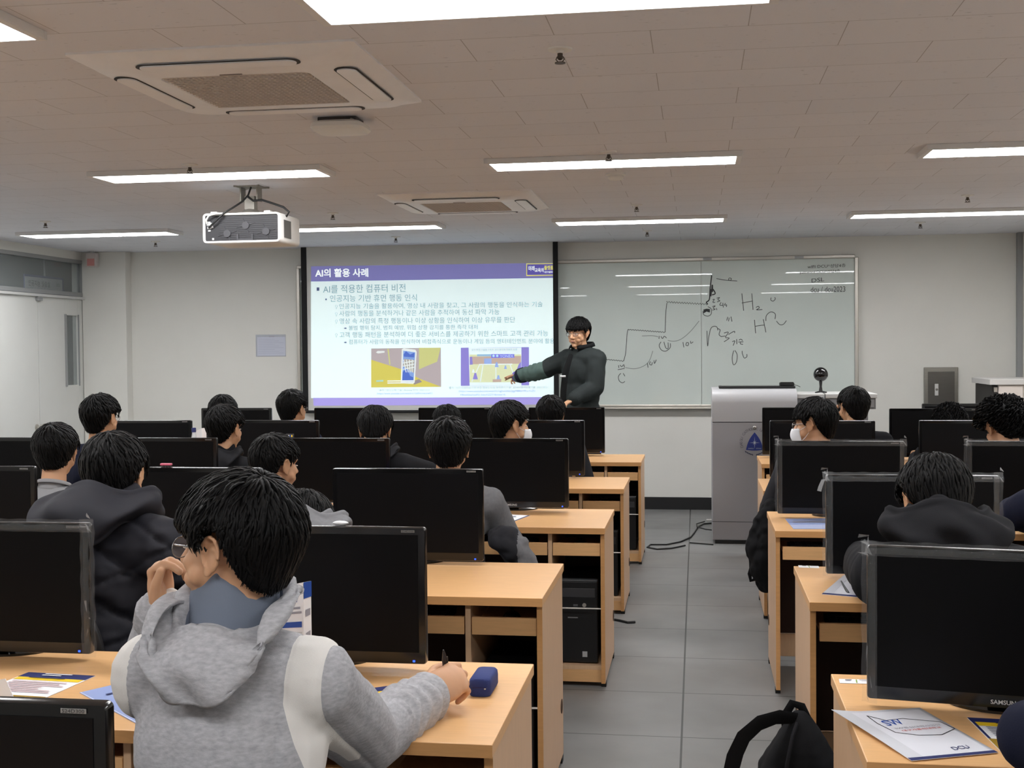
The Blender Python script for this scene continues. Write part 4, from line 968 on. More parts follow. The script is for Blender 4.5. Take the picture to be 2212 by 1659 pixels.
# ------------------------------------------------------------------ people
SKIN = mat('skin', rgb(204, 157, 122), 0.5, spec=0.35, noise=0.015, nscale=12)
SKIN.node_tree.nodes['Principled BSDF'].inputs['Subsurface Weight'].default_value = 0.12
SKIN.node_tree.nodes['Principled BSDF'].inputs['Subsurface Radius'].default_value = (0.02, 0.008, 0.004)
HAIR = mat('black_hair', rgb(7, 6, 6), 0.55, spec=0.17)
EYEW = mat('eye_white', rgb(225, 222, 216), 0.3); EYEB = mat('eye_dark', rgb(30, 20, 16), 0.2); LIPM = mat('lip', rgb(166, 100, 90), 0.5)
def cloth(name, c, noise=0.0, ns=90, rough=0.9, bump=0.15): return mat(name, rgb(*c), rough, spec=0.2, noise=noise, nscale=ns, bump=bump, bscale=400)
HC = np.array((0, -0.016, 0.033)); HR = np.array((0.079, 0.096, 0.084))
ZA = [0, .6, 1.0, 1.28, 1.42, 1.55, 1.75, 1.95, 2.3, 2.7, 3.15]
ZM = [.040, .038, .030, -.010, .030, .048, .040, -.012, -.055, -.078, -.080]

def head_into(mb, T, detail=1):
    """skull, jaw, nose, lips, ears - T maps head space to the scene"""
    E = lambda c, r, R=None: mb.ell(T(c), r, (T.R @ R) if R else T.R, 20, 14)
    E((0, -0.016, 0.033), (0.076, 0.093, 0.081)); E((0, 0.022, -0.022), (0.063, 0.066, 0.082)); E((0, 0.028, -0.07), (0.050, 0.052, 0.040))
    E((0, 0.066, -0.098), (0.021, 0.018, 0.017)); E((0, -0.02, -0.045), (0.058, 0.062, 0.05))
    for s in (-1, 1):
        E((s * 0.042, 0.052, -0.026), 0.021); E((s * 0.046, 0.036, -0.046), 0.022); E((s * 0.034, 0.056, -0.056), 0.02); E((s * 0.027, 0.071, 0.022), (0.026, 0.014, 0.009))
        R = Matrix.Rotation(s * 0.35, 3, 'Z') @ Matrix.Rotation(0.15, 3, 'X')
        E((s * 0.079, -0.016, -0.006), (0.007, 0.020, 0.032), R)
        rim = [(s * (0.084 + 0.003 * math.sin(a)), -0.016 + 0.020 * math.cos(a) * 1.05 - 0.004 * s * 0, -0.002 + 0.031 * math.sin(a)) for a in np.linspace(-1.2, 3.4, 9)]
        rim = [(x + s * 0.006 * (p_ < -0.016), p_, z) for x, p_, z in rim]
        mb.tube([T(p) for p in rim], [0.003, 0.0042, 0.0045, 0.0045, 0.0045, 0.0045, 0.0042, 0.0035, 0.003], 8)
        E((s * 0.079, -0.006, -0.036), (0.006, 0.008, 0.009))
    mb.limb([T((0, 0.082, 0.014)), T((0, 0.098, -0.012)), T((0, 0.107, -0.030))], [0.008, 0.009, 0.0115], 10)
    for s in (-1, 1): E((s * 0.011, 0.094, -0.035), 0.009)
    E((0, 0.083, -0.060), (0.021, 0.011, 0.0055)); E((0, 0.081, -0.070), (0.018, 0.011, 0.006))

class Tr:
    def __init__(s, pos, R, k=1.0): s.p = Vector(pos); s.R0 = R; s.R = R * k; s.k = k
    def __call__(s, v): return s.p + s.R @ Vector(v)

def hair_mesh(mb, T, seed=0, Tk=0.021, n=300, curl=0.0, fringe=0.0, nape=0.0, wid=0.006, wild=0.1):
    rnd = random.Random(seed)
    ck = Vector((rnd.uniform(-.12, .12), -0.36, 0.93)).normalized(); bx = Vector((1, 0, 0)); bx = (bx - ck * bx.dot(ck)).normalized(); by = ck.cross(bx)
    def zmin(P): a = abs(math.atan2(P[0], P[1] + 0.016)); return float(np.interp(a, ZA, ZM)) + fringe * max(0, 1 - a / 0.9) + nape * max(0, (a - 1.9) / 1.2)
    def pos(th, ph, h):
        d = ck * math.cos(th) + (bx * math.cos(ph) + by * math.sin(ph)) * math.sin(th)
        rz = HR[2] if d.z > 0 else 0.175
        return Vector((HC[0] + (HR[0] + h) * d.x, HC[1] + (HR[1] + h) * d.y, HC[2] + (rz + h * (d.z > 0)) * d.z))
    def thick(z): t = max(0, min(1, (z + 0.075) / 0.12)); return Tk * (0.30 + 0.70 * t * t * (3 - 2 * t))
    nb = 44; tb = []
    for k in range(nb):
        ph = 2 * math.pi * k / nb; th = 0.3
        while th < 2.6:
            P = pos(th, ph, 0)
            if P.z < zmin(P): break
            th += 0.02
        tb.append(th)
    def cap(u, v):
        k = int(round(u * nb)) % nb; th = max(0.001, tb[k] * v); P = pos(th, 2 * math.pi * k / nb, 0); h = thick(P.z) * (0.90 if v < 0.93 else 0.3)
        if wild > .05: h *= 1 + 0.05 * math.sin(9 * k * 2 * math.pi / nb + 3 * math.sin(th * 4 + seed))
        return T(pos(th, 2 * math.pi * k / nb, h))
    mb.grid(cap, nb, 16, True)
    for i in range(n):
        ph = rnd.uniform(0, 2 * math.pi); k = int(ph / (2 * math.pi) * nb) % nb; tm = tb[k]
        th0 = tm * (rnd.random() ** 0.6) * 0.93; L = rnd.uniform(0.35, 0.75) * (0.8 if curl else 1)
        sw = rnd.uniform(0.0, 0.35) + rnd.uniform(-wild, wild) * 2; m = 7 if not curl else 11; pts = []; rs = []
        ha = rnd.uniform(0.93, 1.07 + wild * 0.6); end = min(th0 + L, tm + rnd.uniform(-0.03, 0.05)); wv = rnd.uniform(0, 6)
        if end - th0 < 0.12: th0 = end - 0.2
        lift = rnd.uniform(0, 1) ** 3 * 0.5 * wild * 4
        for j in range(m):
            s = j / (m - 1); th = th0 + (end - th0) * s
            if th < 0.01: th = 0.01
            q = ph + sw * s * (0.5 if th > 0.5 else 1.0) + 0.03 * math.sin(wv + s * 4)
            P0 = pos(th, q, 0)
            if j and not curl and P0.z < zmin(P0) - 0.004 - 0.012 * ha * (abs(P0.x) < 0.06):
                if len(pts) > 2: break
                th = th0; P0 = pos(th, ph, 0)
            h = thick(P0.z) * ha * (0.62 + 0.40 * math.sin(math.pi * min(1, 0.18 + s * 0.72))) + lift * 0.02 * s
            if curl: h += curl * 0.5 * (1 + math.sin(wv + s * 11)); q += curl * 9 * math.cos(wv + s * 11) / 3
            pts.append(T(pos(th, q, h))); rs.append(wid * T.k * (0.35 + 0.65 * math.sin(math.pi * (0.12 + 0.8 * s)) ** 0.8) * (1 - 0.75 * s ** 3) * rnd.uniform(0.85, 1.1))
        c = T(HC); mb.tube(pts, rs, 5, flat=0.24, up=(pts[0] - c))
    return mb

def hand_into(mb, wr, f, nrm, side, curl=(0.5, 0.5, 0.3), thumb=(0.6, 0.7, 0.3), k=1.0, tcurl=0.4, per=None):
    f = Vector(f).normalized(); nrm = Vector(nrm); nrm = (nrm - f * nrm.dot(f)).normalized(); t = f.cross(nrm) * side; wr = Vector(wr)
    R = Matrix((t, f, nrm)).transposed()
    mb.ell(wr + f * 0.048 * k, (0.041 * k, 0.052 * k, 0.0165 * k), R, 18, 12); mb.ell(wr + f * 0.075 * k, (0.040 * k, 0.022 * k, 0.0135 * k), R, 16, 10)
    mb.ell(wr + f * 0.035 * k + t * 0.022 * k + nrm * 0.006 * k, (0.019 * k, 0.034 * k, 0.017 * k), R, 14, 10)
    for i, (o, L, r) in enumerate(((0.029, 0.072, 0.0088), (0.0098, 0.080, 0.009), (-0.0098, 0.074, 0.0086), (-0.028, 0.058, 0.0076))):
        p = wr + f * (0.086 - 0.004 * abs(i - 1)) * k + t * o * k; a = 0.0; pts = [p]; rs = [r * k * 1.08]
        cc = per[i] if per else curl
        for seg, c in zip((0.45, 0.31, 0.24), cc):
            a += c; d = f * math.cos(a) + nrm * math.sin(a) + t * (0.02 * (1.5 - i)); p = p + d.normalized() * L * seg * k; pts.append(p); rs.append(r * k * (1.0 if len(rs) < 2 else 0.9))
        mb.limb(pts, rs, 10)
    p = wr + f * 0.028 * k + t * 0.034 * k + nrm * 0.006 * k; d = (t * thumb[0] + f * thumb[1] + nrm * thumb[2]).normalized()
    p2 = p + d * 0.036 * k; d2 = (d + (nrm * 0.4 - t * 0.7 + f * 0.3) * tcurl).normalized(); p3 = p2 + d2 * 0.030 * k
    mb.limb([p, p2, p3], [0.0125 * k, 0.0105 * k, 0.009 * k], 10)

def glasses(T, root, m, hw=0.024, hh=0.019, r=0.0012, pw=1.0):
    g = MB(); sq = lambda c: math.copysign(abs(c) ** pw, c)
    for s in (-1, 1):
        g.tube([T((s * (0.033 + hw * sq(math.cos(a))), 0.093 - 0.006 * abs(math.cos(a)) * (s * math.cos(a) > 0), -0.004 + hh * sq(math.sin(a)))) for a in np.linspace(0, 2 * math.pi, 25)[:-1]], r, 6, closed=True)
        g.tube([T((s * 0.057, 0.088, 0.003)), T((s * 0.074, 0.068, 0.005)), T((s * 0.080, 0.02, 0.006)), T((s * 0.080, -0.012, 0.004)), T((s * 0.079, -0.03, -0.012))], 0.0017, 6)
    g.tube([T((-0.010, 0.095, 0.0)), T((0, 0.099, 0.003)), T((0.010, 0.095, 0.0))], 0.0013, 6)
    o = g.build('glasses', m, root, smooth=60)
    return o
def lens_part(T, o):
    g = MB()
    for s in (-1, 1):
        g.add([T((s * (0.033 + 0.023 * math.cos(a)), 0.0925, -0.004 + 0.018 * math.sin(a))) for a in np.linspace(0, 2 * math.pi, 21)[:-1]], [tuple(range(20))])
    g.build('lens', mat('lens_clear', (0.8, 0.85, 0.85), 0.05, alpha=0.12), o, smooth=0, fix=False)
def face_mask(T, root):
    g = MB()
    def fn(u, v):
        a = (u - 0.5) * 2.3; z = -0.018 - 0.092 * v; r = 0.082 + 0.034 * math.cos(a) ** 2 * math.sin(math.pi * (0.18 + 0.72 * v))
        return T((0.072 * math.sin(a) * (1 - 0.3 * v), 0.018 + r * math.cos(a) * (1 - 0.12 * v * v) - 0.008 * 0, z))
    g.grid(fn, 24, 12); m = g.build('face_mask', mat('mask_white', rgb(232, 234, 238), 0.8), root, smooth=180, solid=0.0015, fix=False)
    g = MB()
    for s in (-1, 1):
        for z0, z1 in ((-0.028, 0.008), (-0.088, -0.03)):
            g.tube([T((s * 0.066, 0.052, z0)), T((s * 0.074, 0.02, z0 * 0.6 + z1 * 0.4)), T((s * 0.082, -0.014, z1))], 0.0012, 6)
    g.build('ear_loop', MATS['mask_white'], m)

def fold(me, amp, f, seed=0, an=(1, 1, 1), lo=None):
    a = co(me); n = nor(me); q = a * np.array(an)
    d = vnoise(q, f, seed) * 0.6 + vnoise(q, f * 2.3, seed + 3) * 0.3
    d = np.where(d < 0, d * 1.5, d * 0.7)
    setco(me, a + n * (amp * d)[:, None])
def hood(mb, nb, axis, back, up, tip=0.2, rim=0.105, wide=1.0, rise=0.05, bulge=0.03, bd=0.14, span=2.25, rise0=0.028, drop0=0.05, stand=0.03, vee=1.6):
    """a hood lying on the back: inner lining, rim, outer drape that narrows to a tip"""
    nb = Vector(nb); axis = Vector(axis).normalized(); back = Vector(back).normalized(); up = Vector(up).normalized()
    def fn(u, v):
        q = (u - 0.5) * 2; ph = q * span; cb, sn = math.cos(ph), math.sin(ph); c2 = math.cos(q * math.pi / 2)
        hr = rise0 + rise * q * q + 0.012 * math.cos(q * 9)
        if v < 0.3:
            t = v / 0.3; r = 0.063 + (rim - 0.063) * t ** 0.8; z = hr + stand * (1 - q * q * 0.6) * max(0, 1 - t * 1.9) ** 1.3 - 0.03 * math.sin(math.pi * t) ** 2
            return nb + back * (r * cb * 1.02) + axis * (r * wide * sn) + up * z
        if v < 0.42:
            t = (v - 0.3) / 0.12; r = rim + 0.014 * math.sin(t * math.pi / 2); z = hr + 0.011 * math.sin(math.pi * t)
            return nb + back * (r * cb * 1.02) + axis * (r * wide * sn) + up * z
        t = (v - 0.42) / 0.58; drop = drop0 + tip * max(0, c2) ** vee
        r = rim + 0.014; bb = r * cb * 1.02; ba = r * wide * sn * (1 + 0.30 * math.sin(math.pi * min(1, t * 1.1)) - 0.10 * t)
        bb = bb + (bd - bb) * t * max(0, c2) ** 0.6 + bulge * math.sin(math.pi * t) * (0.4 + 0.6 * c2)
        fo = 0.006 * math.sin(q * 7 + t * 6) * t + 0.004 * math.sin(q * 15 - t * 9)
        return nb + back * (bb + fo) + axis * ba + up * (hr - drop * t ** 0.9)
    mb.grid(fn, 64, 40)
def scollar(mb, nb, axis, back, up, r0=0.066, r1=0.072, h=0.045, tilt=0.02, open_=0.5, fold_=0.0):
    nb = Vector(nb)
    def fn(u, v):
        ph = (u - 0.5) * 2 * (math.pi - open_); r = r0 + (r1 - r0) * v + (fold_ * max(0, v - 0.6) * 2.5); z = h * (v if not fold_ else math.sin(v * math.pi * 0.75)) - tilt * (1 - math.cos(ph)) * 0.5
        return nb + Vector(back) * (r * math.cos(ph)) + Vector(axis) * (r * math.sin(ph)) + Vector(up) * z
    mb.grid(fn, 40, 8)

def two_tone(name, base, c2):
    m = base.copy(); m.name = name; nt = m.node_tree; b = nt.nodes['Principled BSDF']; src = b.inputs['Base Color'].links[0].from_socket if b.inputs['Base Color'].links else None
    at = nt.nodes.new('ShaderNodeAttribute'); at.attribute_name = 'panel'; gt = N(nt, 'ShaderNodeMath', operation='GREATER_THAN'); gt.inputs[1].default_value = 0.0; nt.links.new(at.outputs['Fac'], gt.inputs[0])
    mx = N(nt, 'ShaderNodeMix', data_type='RGBA'); nt.links.new(gt.outputs[0], mx.inputs[0])
    if src: nt.links.new(src, mx.inputs[6])
    else: mx.inputs[6].default_value = b.inputs['Base Color'].default_value
    mx.inputs[7].default_value = (*c2, 1); nt.links.new(mx.outputs[2], b.inputs['Base Color']); return m
def set_panel(me, val):
    a = me.attributes.new('panel', 'FLOAT', 'POINT'); a.data.foreach_set('value', np.asarray(val, dtype=np.float32))
PERS = []
def person(label, head, yaw=0, pitch=0, roll=0, hip=None, body_yaw=0, arms=None, top='jacket', topm=None, t=0.016, hs=1.0, seed=0, vox=0.0065, cvox=0.010, legs=None,
           foldamp=0.008, hand=False, hairkw=None, sw=0.165, hood_kw=None, hood_m=None, collar_kw=None, collar_m=None, post=None, trm=None, front=None, hands=None, sh_drop=0.055, rel=True, bsm=3, nshift=(0, 0, 0), slv=0.0, hood_fold=0.006):
    head = Vector(head); rad = math.radians
    Rh = Matrix.Rotation(rad(yaw), 3, 'Z') @ Matrix.Rotation(rad(pitch), 3, 'X') @ Matrix.Rotation(rad(roll), 3, 'Y')
    if rel: yaw += math.degrees(math.atan2(-head.x, head.y)); Rh = Matrix.Rotation(rad(yaw), 3, 'Z') @ Matrix.Rotation(rad(pitch), 3, 'X') @ Matrix.Rotation(rad(roll), 3, 'Y')
    if hip is None: hip = (head.x, head.y - 0.14, 0.50)
    hip = Vector(hip); root = thing('person', label, 'person', (hip.x, hip.y, 0)); PERS.append((root, label)); o = Vector((hip.x, hip.y, 0))
    T = Tr(head - o, Rh, hs)
    H = hip - o
    byaw = rad(body_yaw); ax = Vector((math.cos(byaw), math.sin(byaw), 0)); fw = Vector((-math.sin(byaw), math.cos(byaw), 0))
    nb = T((0, -0.032, -0.135)) + Vector((0, 0, -0.035)) - fw * 0.012 + Vector(nshift)
    sp = (nb - H).normalized(); bk = (sp.cross(ax)) ; bk = -bk if bk.dot(fw) > 0 else bk
    sL, sR = nb - ax * sw - sp * sh_drop, nb + ax * sw - sp * sh_drop
    if arms is None: arms = {}
    F = (front if front is not None else hip.y + 0.34) - o.y
    def dflt(s): return (H + ax * s * 0.24 + sp * ((nb - H).length - 0.30) + fw * 0.13, Vector((H.x + s * 0.13, F + 0.12, DZ + 0.035)))
    AL = [Vector(p) - o for p in arms['L']] if 'L' in arms else dflt(-1)
    AR = [Vector(p) - o for p in arms['R']] if 'R' in arms else dflt(1)
    Rt = Matrix((ax, (-bk).normalized(), sp)).transposed()
    L = (nb - H).length
    def torso(mb, g):
        mb.ell(H + sp * 0.02, (0.155 + g, 0.115 + g, 0.12 + g), Rt); mb.ell(H + sp * L * 0.36, (0.138 + g, 0.100 + g, 0.16 + g), Rt)
        mb.ell(H + sp * L * 0.68, (0.150 + g, 0.108 + g, 0.15 + g), Rt); mb.limb([sL, nb - sp * 0.05, sR], [0.056 + g, 0.075 + g, 0.056 + g], 14)
        mb.limb([sL, nb - sp * 0.028], [0.045 + g, 0.048 + g * 0.5], 12); mb.limb([sR, nb - sp * 0.028], [0.045 + g, 0.048 + g * 0.5], 12)
    def sleeves(mb, g, cut=1.0):
        for s_, A in ((sL, AL), (sR, AR)):
            wr = A[0] + (A[1] - A[0]) * cut
            mid = (s_ + A[0]) / 2
            mb.limb([s_, mid, A[0], (A[0] + wr) / 2, wr], [0.054 + g, 0.048 + g + slv, 0.041 + g + slv * 1.2, 0.037 + g + slv * 0.8, 0.030 + g * 0.9], 14)
    if legs is None:
        kn = fw * 0.44; legs = [(H - ax * 0.09, H - ax * 0.10 + kn - Vector((0, 0, H.z - 0.47)), H - ax * 0.10 + fw * 0.42 - Vector((0, 0, H.z - 0.09))), (H + ax * 0.09, H + ax * 0.10 + kn - Vector((0, 0, H.z - 0.47)), H + ax * 0.10 + fw * 0.42 - Vector((0, 0, H.z - 0.09)))]
    else: legs = [[Vector(p) - o for p in l] for l in legs]
    b = MB(); head_into(b, T); b.limb([T((0, -0.028, -0.05)), nb - sp * 0.02], [0.050 * hs, 0.058], 18); torso(b, -0.012); sleeves(b, -0.006)
    for lg in legs: b.limb(list(lg), [0.078, 0.056, 0.036], 14); b.limb([lg[2] - Vector((0, 0, 0.03)), lg[2] + fw * 0.14 - Vector((0, 0, 0.05))], [0.036, 0.026], 12)
    hd = hands or {}
    for key, A, s_ in (('L', AL, -1), ('R', AR, 1)):
        kw = dict(hd.get(key, {})); f = kw.pop('f', (A[1] - A[0])); nn = kw.pop('n', (0, 0, -1)); hand_into(b, A[1], f, nn, s_, **kw)
    me = remesh(b, 'body', vox, bsm, 0.45); me.materials.append(SKIN); link('body', me, root, 180)
    # eyes, brows, lips
    e = MB()
    for s_ in (-1, 1): e.ell(T((s_ * 0.032, 0.0775, -0.002)), (0.0125 * hs, 0.006 * hs, 0.0032 * hs), Rh, 14, 8)
    ew = e.build('eyes', EYEW, root, smooth=180)
    e = MB()
    for s_ in (-1, 1): e.ell(T((s_ * 0.032 , 0.0818, -0.002)), (0.0050 * hs, 0.0026, 0.0030 * hs), Rh, 12, 8)
    e.build('iris', EYEB, ew, smooth=180)
    e = MB()
    for s_ in (-1, 1): e.tube([T((s_ * 0.016, 0.0875, 0.0185)), T((s_ * 0.033, 0.0845, 0.0235)), T((s_ * 0.05, 0.072, 0.0185))], [0.0028, 0.0034, 0.0018], 6)
    e.build('eyebrows', HAIR, root, smooth=180)
    e = MB(); e.tube([T((-0.021, 0.084, -0.065)), T((-0.008, 0.0935, -0.0625)), T((0, 0.0945, -0.064)), T((0.008, 0.0935, -0.0625)), T((0.021, 0.084, -0.065))], [0.001, 0.004, 0.0042, 0.004, 0.001], 8); e.build('lips', LIPM, root, smooth=180)
    hk = dict(n=900, wid=0.0052); hk.update(hairkw or {})
    hair_mesh(MB(), T, seed, **{k: v for k, v in hk.items()}) if False else None
    hb = MB(); hair_mesh(hb, T, seed, **hk); hb.build('hair', HAIR, root, smooth=180, fix=False)
    # clothes
    c = MB(); torso(c, t); sleeves(c, t, 0.97); c.limb([nb - sp * 0.07, nb - sp * 0.035], [0.07 + t * 0.6, 0.062 + t * 0.3], 14)
    me = remesh(c, top, cvox, 5, 0.5); fold(me, foldamp, 9, seed, (1.2, 1.2, 0.8))
    if post: post(me, dict(nb=nb, ax=ax, sp=sp, H=H, bk=bk, T=T, AR=AR, AL=AL, sR=sR, sL=sL))
    if not me.materials: me.materials.append(topm)
    link(top, me, root, 180)
    for A in (AL, AR):
        d_ = (A[1] - A[0]).normalized(); w_ = A[0] + (A[1] - A[0]) * 0.95
        cf = MB(); r_ = 0.031 + t * 0.9
        cf.tube([w_ - d_ * 0.03, w_ - d_ * 0.025, w_ + d_ * 0.012, w_ + d_ * 0.016], [r_ * 0.9, r_, r_ * 0.98, r_ * 0.84], 18); cf.build('cuff', topm or me.materials[0], root, smooth=60)
    tr = MB()
    for lg in legs: tr.limb([lg[0], lg[1], lg[2]], [0.092, 0.066, 0.05], 14)
    tr.ell(H, (0.165, 0.13, 0.11), Rt); me = remesh(tr, 'trousers', 0.014, 4); me.materials.append(trm or TRM); link('trousers', me, root, 180)
    for lg in legs:
        s_ = MB(); s_.ell(lg[2] + fw * 0.06 - Vector((0, 0, 0.045)), (0.045, 0.13, 0.045), Matrix((ax, fw, Vector((0, 0, 1)))).transposed()); s_.build('shoe', BLACK, root, smooth=180)
    if hood_kw is not None:
        h = MB(); hood(h, nb, ax, bk, sp, **hood_kw)
        me = h.mesh('hood'); link_m = hood_m or topm
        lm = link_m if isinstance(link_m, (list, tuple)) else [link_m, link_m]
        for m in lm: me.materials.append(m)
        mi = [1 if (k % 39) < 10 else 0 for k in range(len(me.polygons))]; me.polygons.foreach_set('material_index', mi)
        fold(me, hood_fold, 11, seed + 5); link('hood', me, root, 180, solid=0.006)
    if collar_kw is not None:
        h = MB(); scollar(h, nb, ax, bk, sp, **collar_kw); h.build('collar', collar_m or topm, root, smooth=180, solid=0.004, fix=False)
    return root, T, dict(nb=nb, ax=ax, sp=sp, bk=bk, H=H, o=o, AL=AL, AR=AR, fw=fw, sL=sL, sR=sR)

TRM = cloth('dark_trousers', (34, 34, 40))
BLK = cloth('black_cloth', (24, 24, 27)); BLK2 = cloth('soft_black_cloth', (30, 30, 33)); NVY = cloth('navy_cloth', (22, 26, 46)); CHAR = cloth('charcoal_cloth', (44, 44, 48))
GRY = cloth('light_grey_cloth', (150, 150, 152)); GRYM = cloth('mid_grey_cloth', (112, 112, 114), 0.08); PURP = cloth('purple_cloth', (62, 52, 96))
PUF = mat('puffer_nylon', rgb(36, 36, 42), 0.72, spec=0.22)
FRAME = mat('glasses_black', rgb(18, 18, 20), 0.3); FRAMES = mat('glasses_silver', rgb(150, 150, 150), 0.25, metal=0.8)
def hp(u, v, y, hs=1.0, top=0.134): p = ony(u, v, y); return (p.x, y, p.z - top * hs)

# teacher, standing between the front row and the board, right arm out to the slide
JK = mat('teacher_jacket', rgb(38, 44, 44), 0.75, spec=0.25, bump=0.12, bscale=300)
JKG = mat('jacket_green', rgb(84, 104, 98), 0.75, spec=0.25)
TY = 10.15
th = hp(1248, 685, TY, 1.0)
th = Vector(th)
shR = ony(1228, 785, TY - 0.05); wrp = ony(1122, 812, TY + 0.28); elp = ony(1172, 800, TY + 0.10)
JK2 = two_tone('teacher_jacket_sleeve', JK, rgb(84, 104, 98))
def tpost(me, d):
    me.materials.append(JK2); a = co(me); s0 = np.array(d['sR']); dd = np.array(d['AR'][1]) - s0; s_ = ((a - s0) @ dd) / (dd @ dd)
    dist = np.linalg.norm(a - (s0 + np.clip(s_, 0, 1)[:, None] * dd), axis=1)
    n = nor(me); setco(me, a + n * (0.004 * np.sin(s_ * 46 + 4 * vnoise(a, 9, 2)) * (s_ > 0.2) * (dist < 0.14))[:, None])
    set_panel(me, np.where(dist < 0.22, s_ - 0.36, -1))
thip = Vector((th.x + 0.015, TY + 0.02, 0.95))
tl = ony(1240, 862, TY - 0.22)
r, T, g = person('standing teacher in dark jacket and glasses pointing at the slide', th, yaw=148, pitch=-5, roll=0, hip=thip, body_yaw=140,
    arms={'R': (elp, wrp), 'L': (ony(1285, 838, TY - 0.12), tl)}, top='jacket', t=0.036, seed=11, bsm=7, vox=0.004, cvox=0.009, foldamp=0.011, sw=0.165, post=tpost, topm=JK,
    legs=[(thip + Vector((0.09, 0, -0.04)), thip + Vector((0.1, 0, -0.48)), thip + Vector((0.1, 0.02, -0.87))), (thip + Vector((-0.09, 0, -0.04)), thip + Vector((-0.1, -0.02, -0.48)), thip + Vector((-0.1, -0.02, -0.87)))],
    hands={'R': dict(n=(0.2, -0.7, -0.6), per=[(0.05, 0.1, 0.1), (0.12, 0.15, 0.1), (0.9, 1.0, 0.6), (1.0, 1.1, 0.6)], thumb=(0.6, 0.6, 0.5), k=1.0), 'L': dict(n=(0, 0, -1))},
    hairkw=dict(n=800, fringe=-0.012, Tk=0.022, wid=0.006, wild=0.06), collar_kw=dict(r0=0.086, r1=0.094, h=0.10, tilt=0.045, open_=0.4, fold_=0.014), collar_m=cloth('collar_black', (22, 23, 24)))
lens_part(T, glasses(T, r, FRAME, 0.026, 0.013, 0.0016, 0.6))
cf = MB(); d_ = (g['AR'][1] - g['AR'][0]).normalized(); cf.tube([g['AR'][1] - d_ * 0.055, g['AR'][1] - d_ * 0.006], [0.067, 0.064], 18); cf.build('cuff_lining', cloth('cuff_navy', (30, 32, 48)), r, smooth=60)
cf = MB(); cf.tube([g['AR'][1] - d_ * 0.015, g['AR'][1] + d_ * 0.046], [0.052, 0.047], 18); cf.build('shirt_cuff', cloth('cuff_violet', (128, 116, 200)), r, smooth=60)
k_ = MB(); p_ = ony(1216, 813, TY - 0.228) - g['o']; k_.tube([p_ - Vector((0.022, 0, 0)), p_ + Vector((0.022, 0, 0.0))], 0.008, 8); k_.build('pocket_tag', PAPER, r)
k_ = MB(); p_ = ony(1231, 771, TY - 0.14) - g['o']; k_.ell(p_, (0.009, 0.006, 0.016)); k_.build('zip_pull', ALU, r)

k_ = MB(); pl_ = [ony(u, v, TY - dy) - g['o'] for u, v, dy in ((1234, 765, .15), (1226, 790, .19), (1220, 815, .2), (1217, 845, .2), (1216, 880, .2))]
k_.tube(pl_, [0.018, 0.024, 0.026, 0.026, 0.026], 8, flat=0.25, up=(0.3, -1, 0)); k_.build('placket', cloth('collar_black', (22, 23, 24)), r, smooth=60)
# front row
person('black haired head mostly hidden behind another, leftmost student of the front row', hp(480, 853, 8.12), 8, -5, topm=BLK, seed=1, front=8.5)
r, T, g = person('student with smooth black bowl hair looking right, at left end of the slide', hp(633, 842, 8.12), -38, 0, topm=NVY, seed=2, front=8.5, hairkw=dict(wild=0.03, Tk=0.024)); lens_part(T, glasses(T, r, FRAMES))
person('low bent head in front of the monitor under the slide pictures', hp(965, 876, 8.15), 0, -28, topm=BLK2, seed=3, front=8.5)
person('student with black hair sitting straight below the pointing teacher', hp(1190, 854, 8.12), -4, -4, topm=CHAR, seed=4, front=8.5, hairkw=dict(nape=0.01))
h_ = Vector(hp(1842, 835, 8.15))
person('student at right with hand raised to his ear, front row', h_, 28, -2, topm=BLK, seed=5, front=8.5, arms={'L': (h_ + Vector((-0.22, 0.22, -0.38)), h_ + Vector((-0.105, 0.10, -0.10))), 'R': (h_ + Vector((0.27, 0.08, -0.42)), h_ + Vector((0.12, 0.40, -0.40)))}, hands={'L': dict(f=(0.1, -0.15, 1), n=(1, -0.2, 0), curl=(0.4, 0.6, 0.4))})
person('low bent curly head between two monitors at right', hp(2052, 875, 8.15), 6, -35, topm=BLK, seed=6, front=8.5, hairkw=dict(curl=0.012, n=700))
# second row
r, T, g = person('tousled black haired student with glasses and navy top near the door', hp(219, 853, 6.55), -36, 0, topm=NVY, seed=7, front=6.9, hairkw=dict(wild=0.16, Tk=0.026)); lens_part(T, glasses(T, r, FRAMES))
person('student in black jacket with bowl cut turned right, before the greyish monitor', hp(488, 875, 6.55), -38, -3, topm=BLK, seed=8, front=6.9, hood_kw=dict(tip=0.08, rim=0.09), hairkw=dict(Tk=0.026, wild=0.05))
h_ = Vector(hp(810, 878, 6.55))
person('student in dark hooded coat leaning forward, second row', h_, -6, -26, hip=(h_.x - 0.02, h_.y - 0.2, 0.5), topm=BLK, t=0.03, seed=9, front=6.9, hood_kw=dict(tip=0.06, rim=0.105, rise=0.06), arms={'R': (h_ + Vector((0.36, 0.10, -0.28)), h_ + Vector((0.3, 0.42, -0.29))), 'L': (h_ + Vector((-0.3, 0.1, -0.32)), h_ + Vector((-0.12, 0.42, -0.3)))})
r, T, g = person('student wearing white face mask looking right, left bank', hp(1103, 865, 6.55), -62, -4, topm=BLK2, seed=10, front=6.9, hairkw=dict(wild=0.05)); face_mask(T, r)
r, T, g = person('student with white face mask and glasses looking left, right bank', hp(1757, 860, 6.5), 68, -5, topm=CHAR, seed=12, front=6.85, hairkw=dict(fringe=-0.01, Tk=0.024, wild=0.05)); face_mask(T, r); lens_part(T, glasses(T, r, FRAMES))
person('student with big curly black hair at the right edge', hp(2166, 862, 6.5, 1.0, 0.15), 32, -22, topm=CHAR, seed=13, front=6.85, hairkw=dict(curl=0.022, n=900, Tk=0.034, wild=0.2), hood_kw=dict(tip=0.06, rim=0.1))
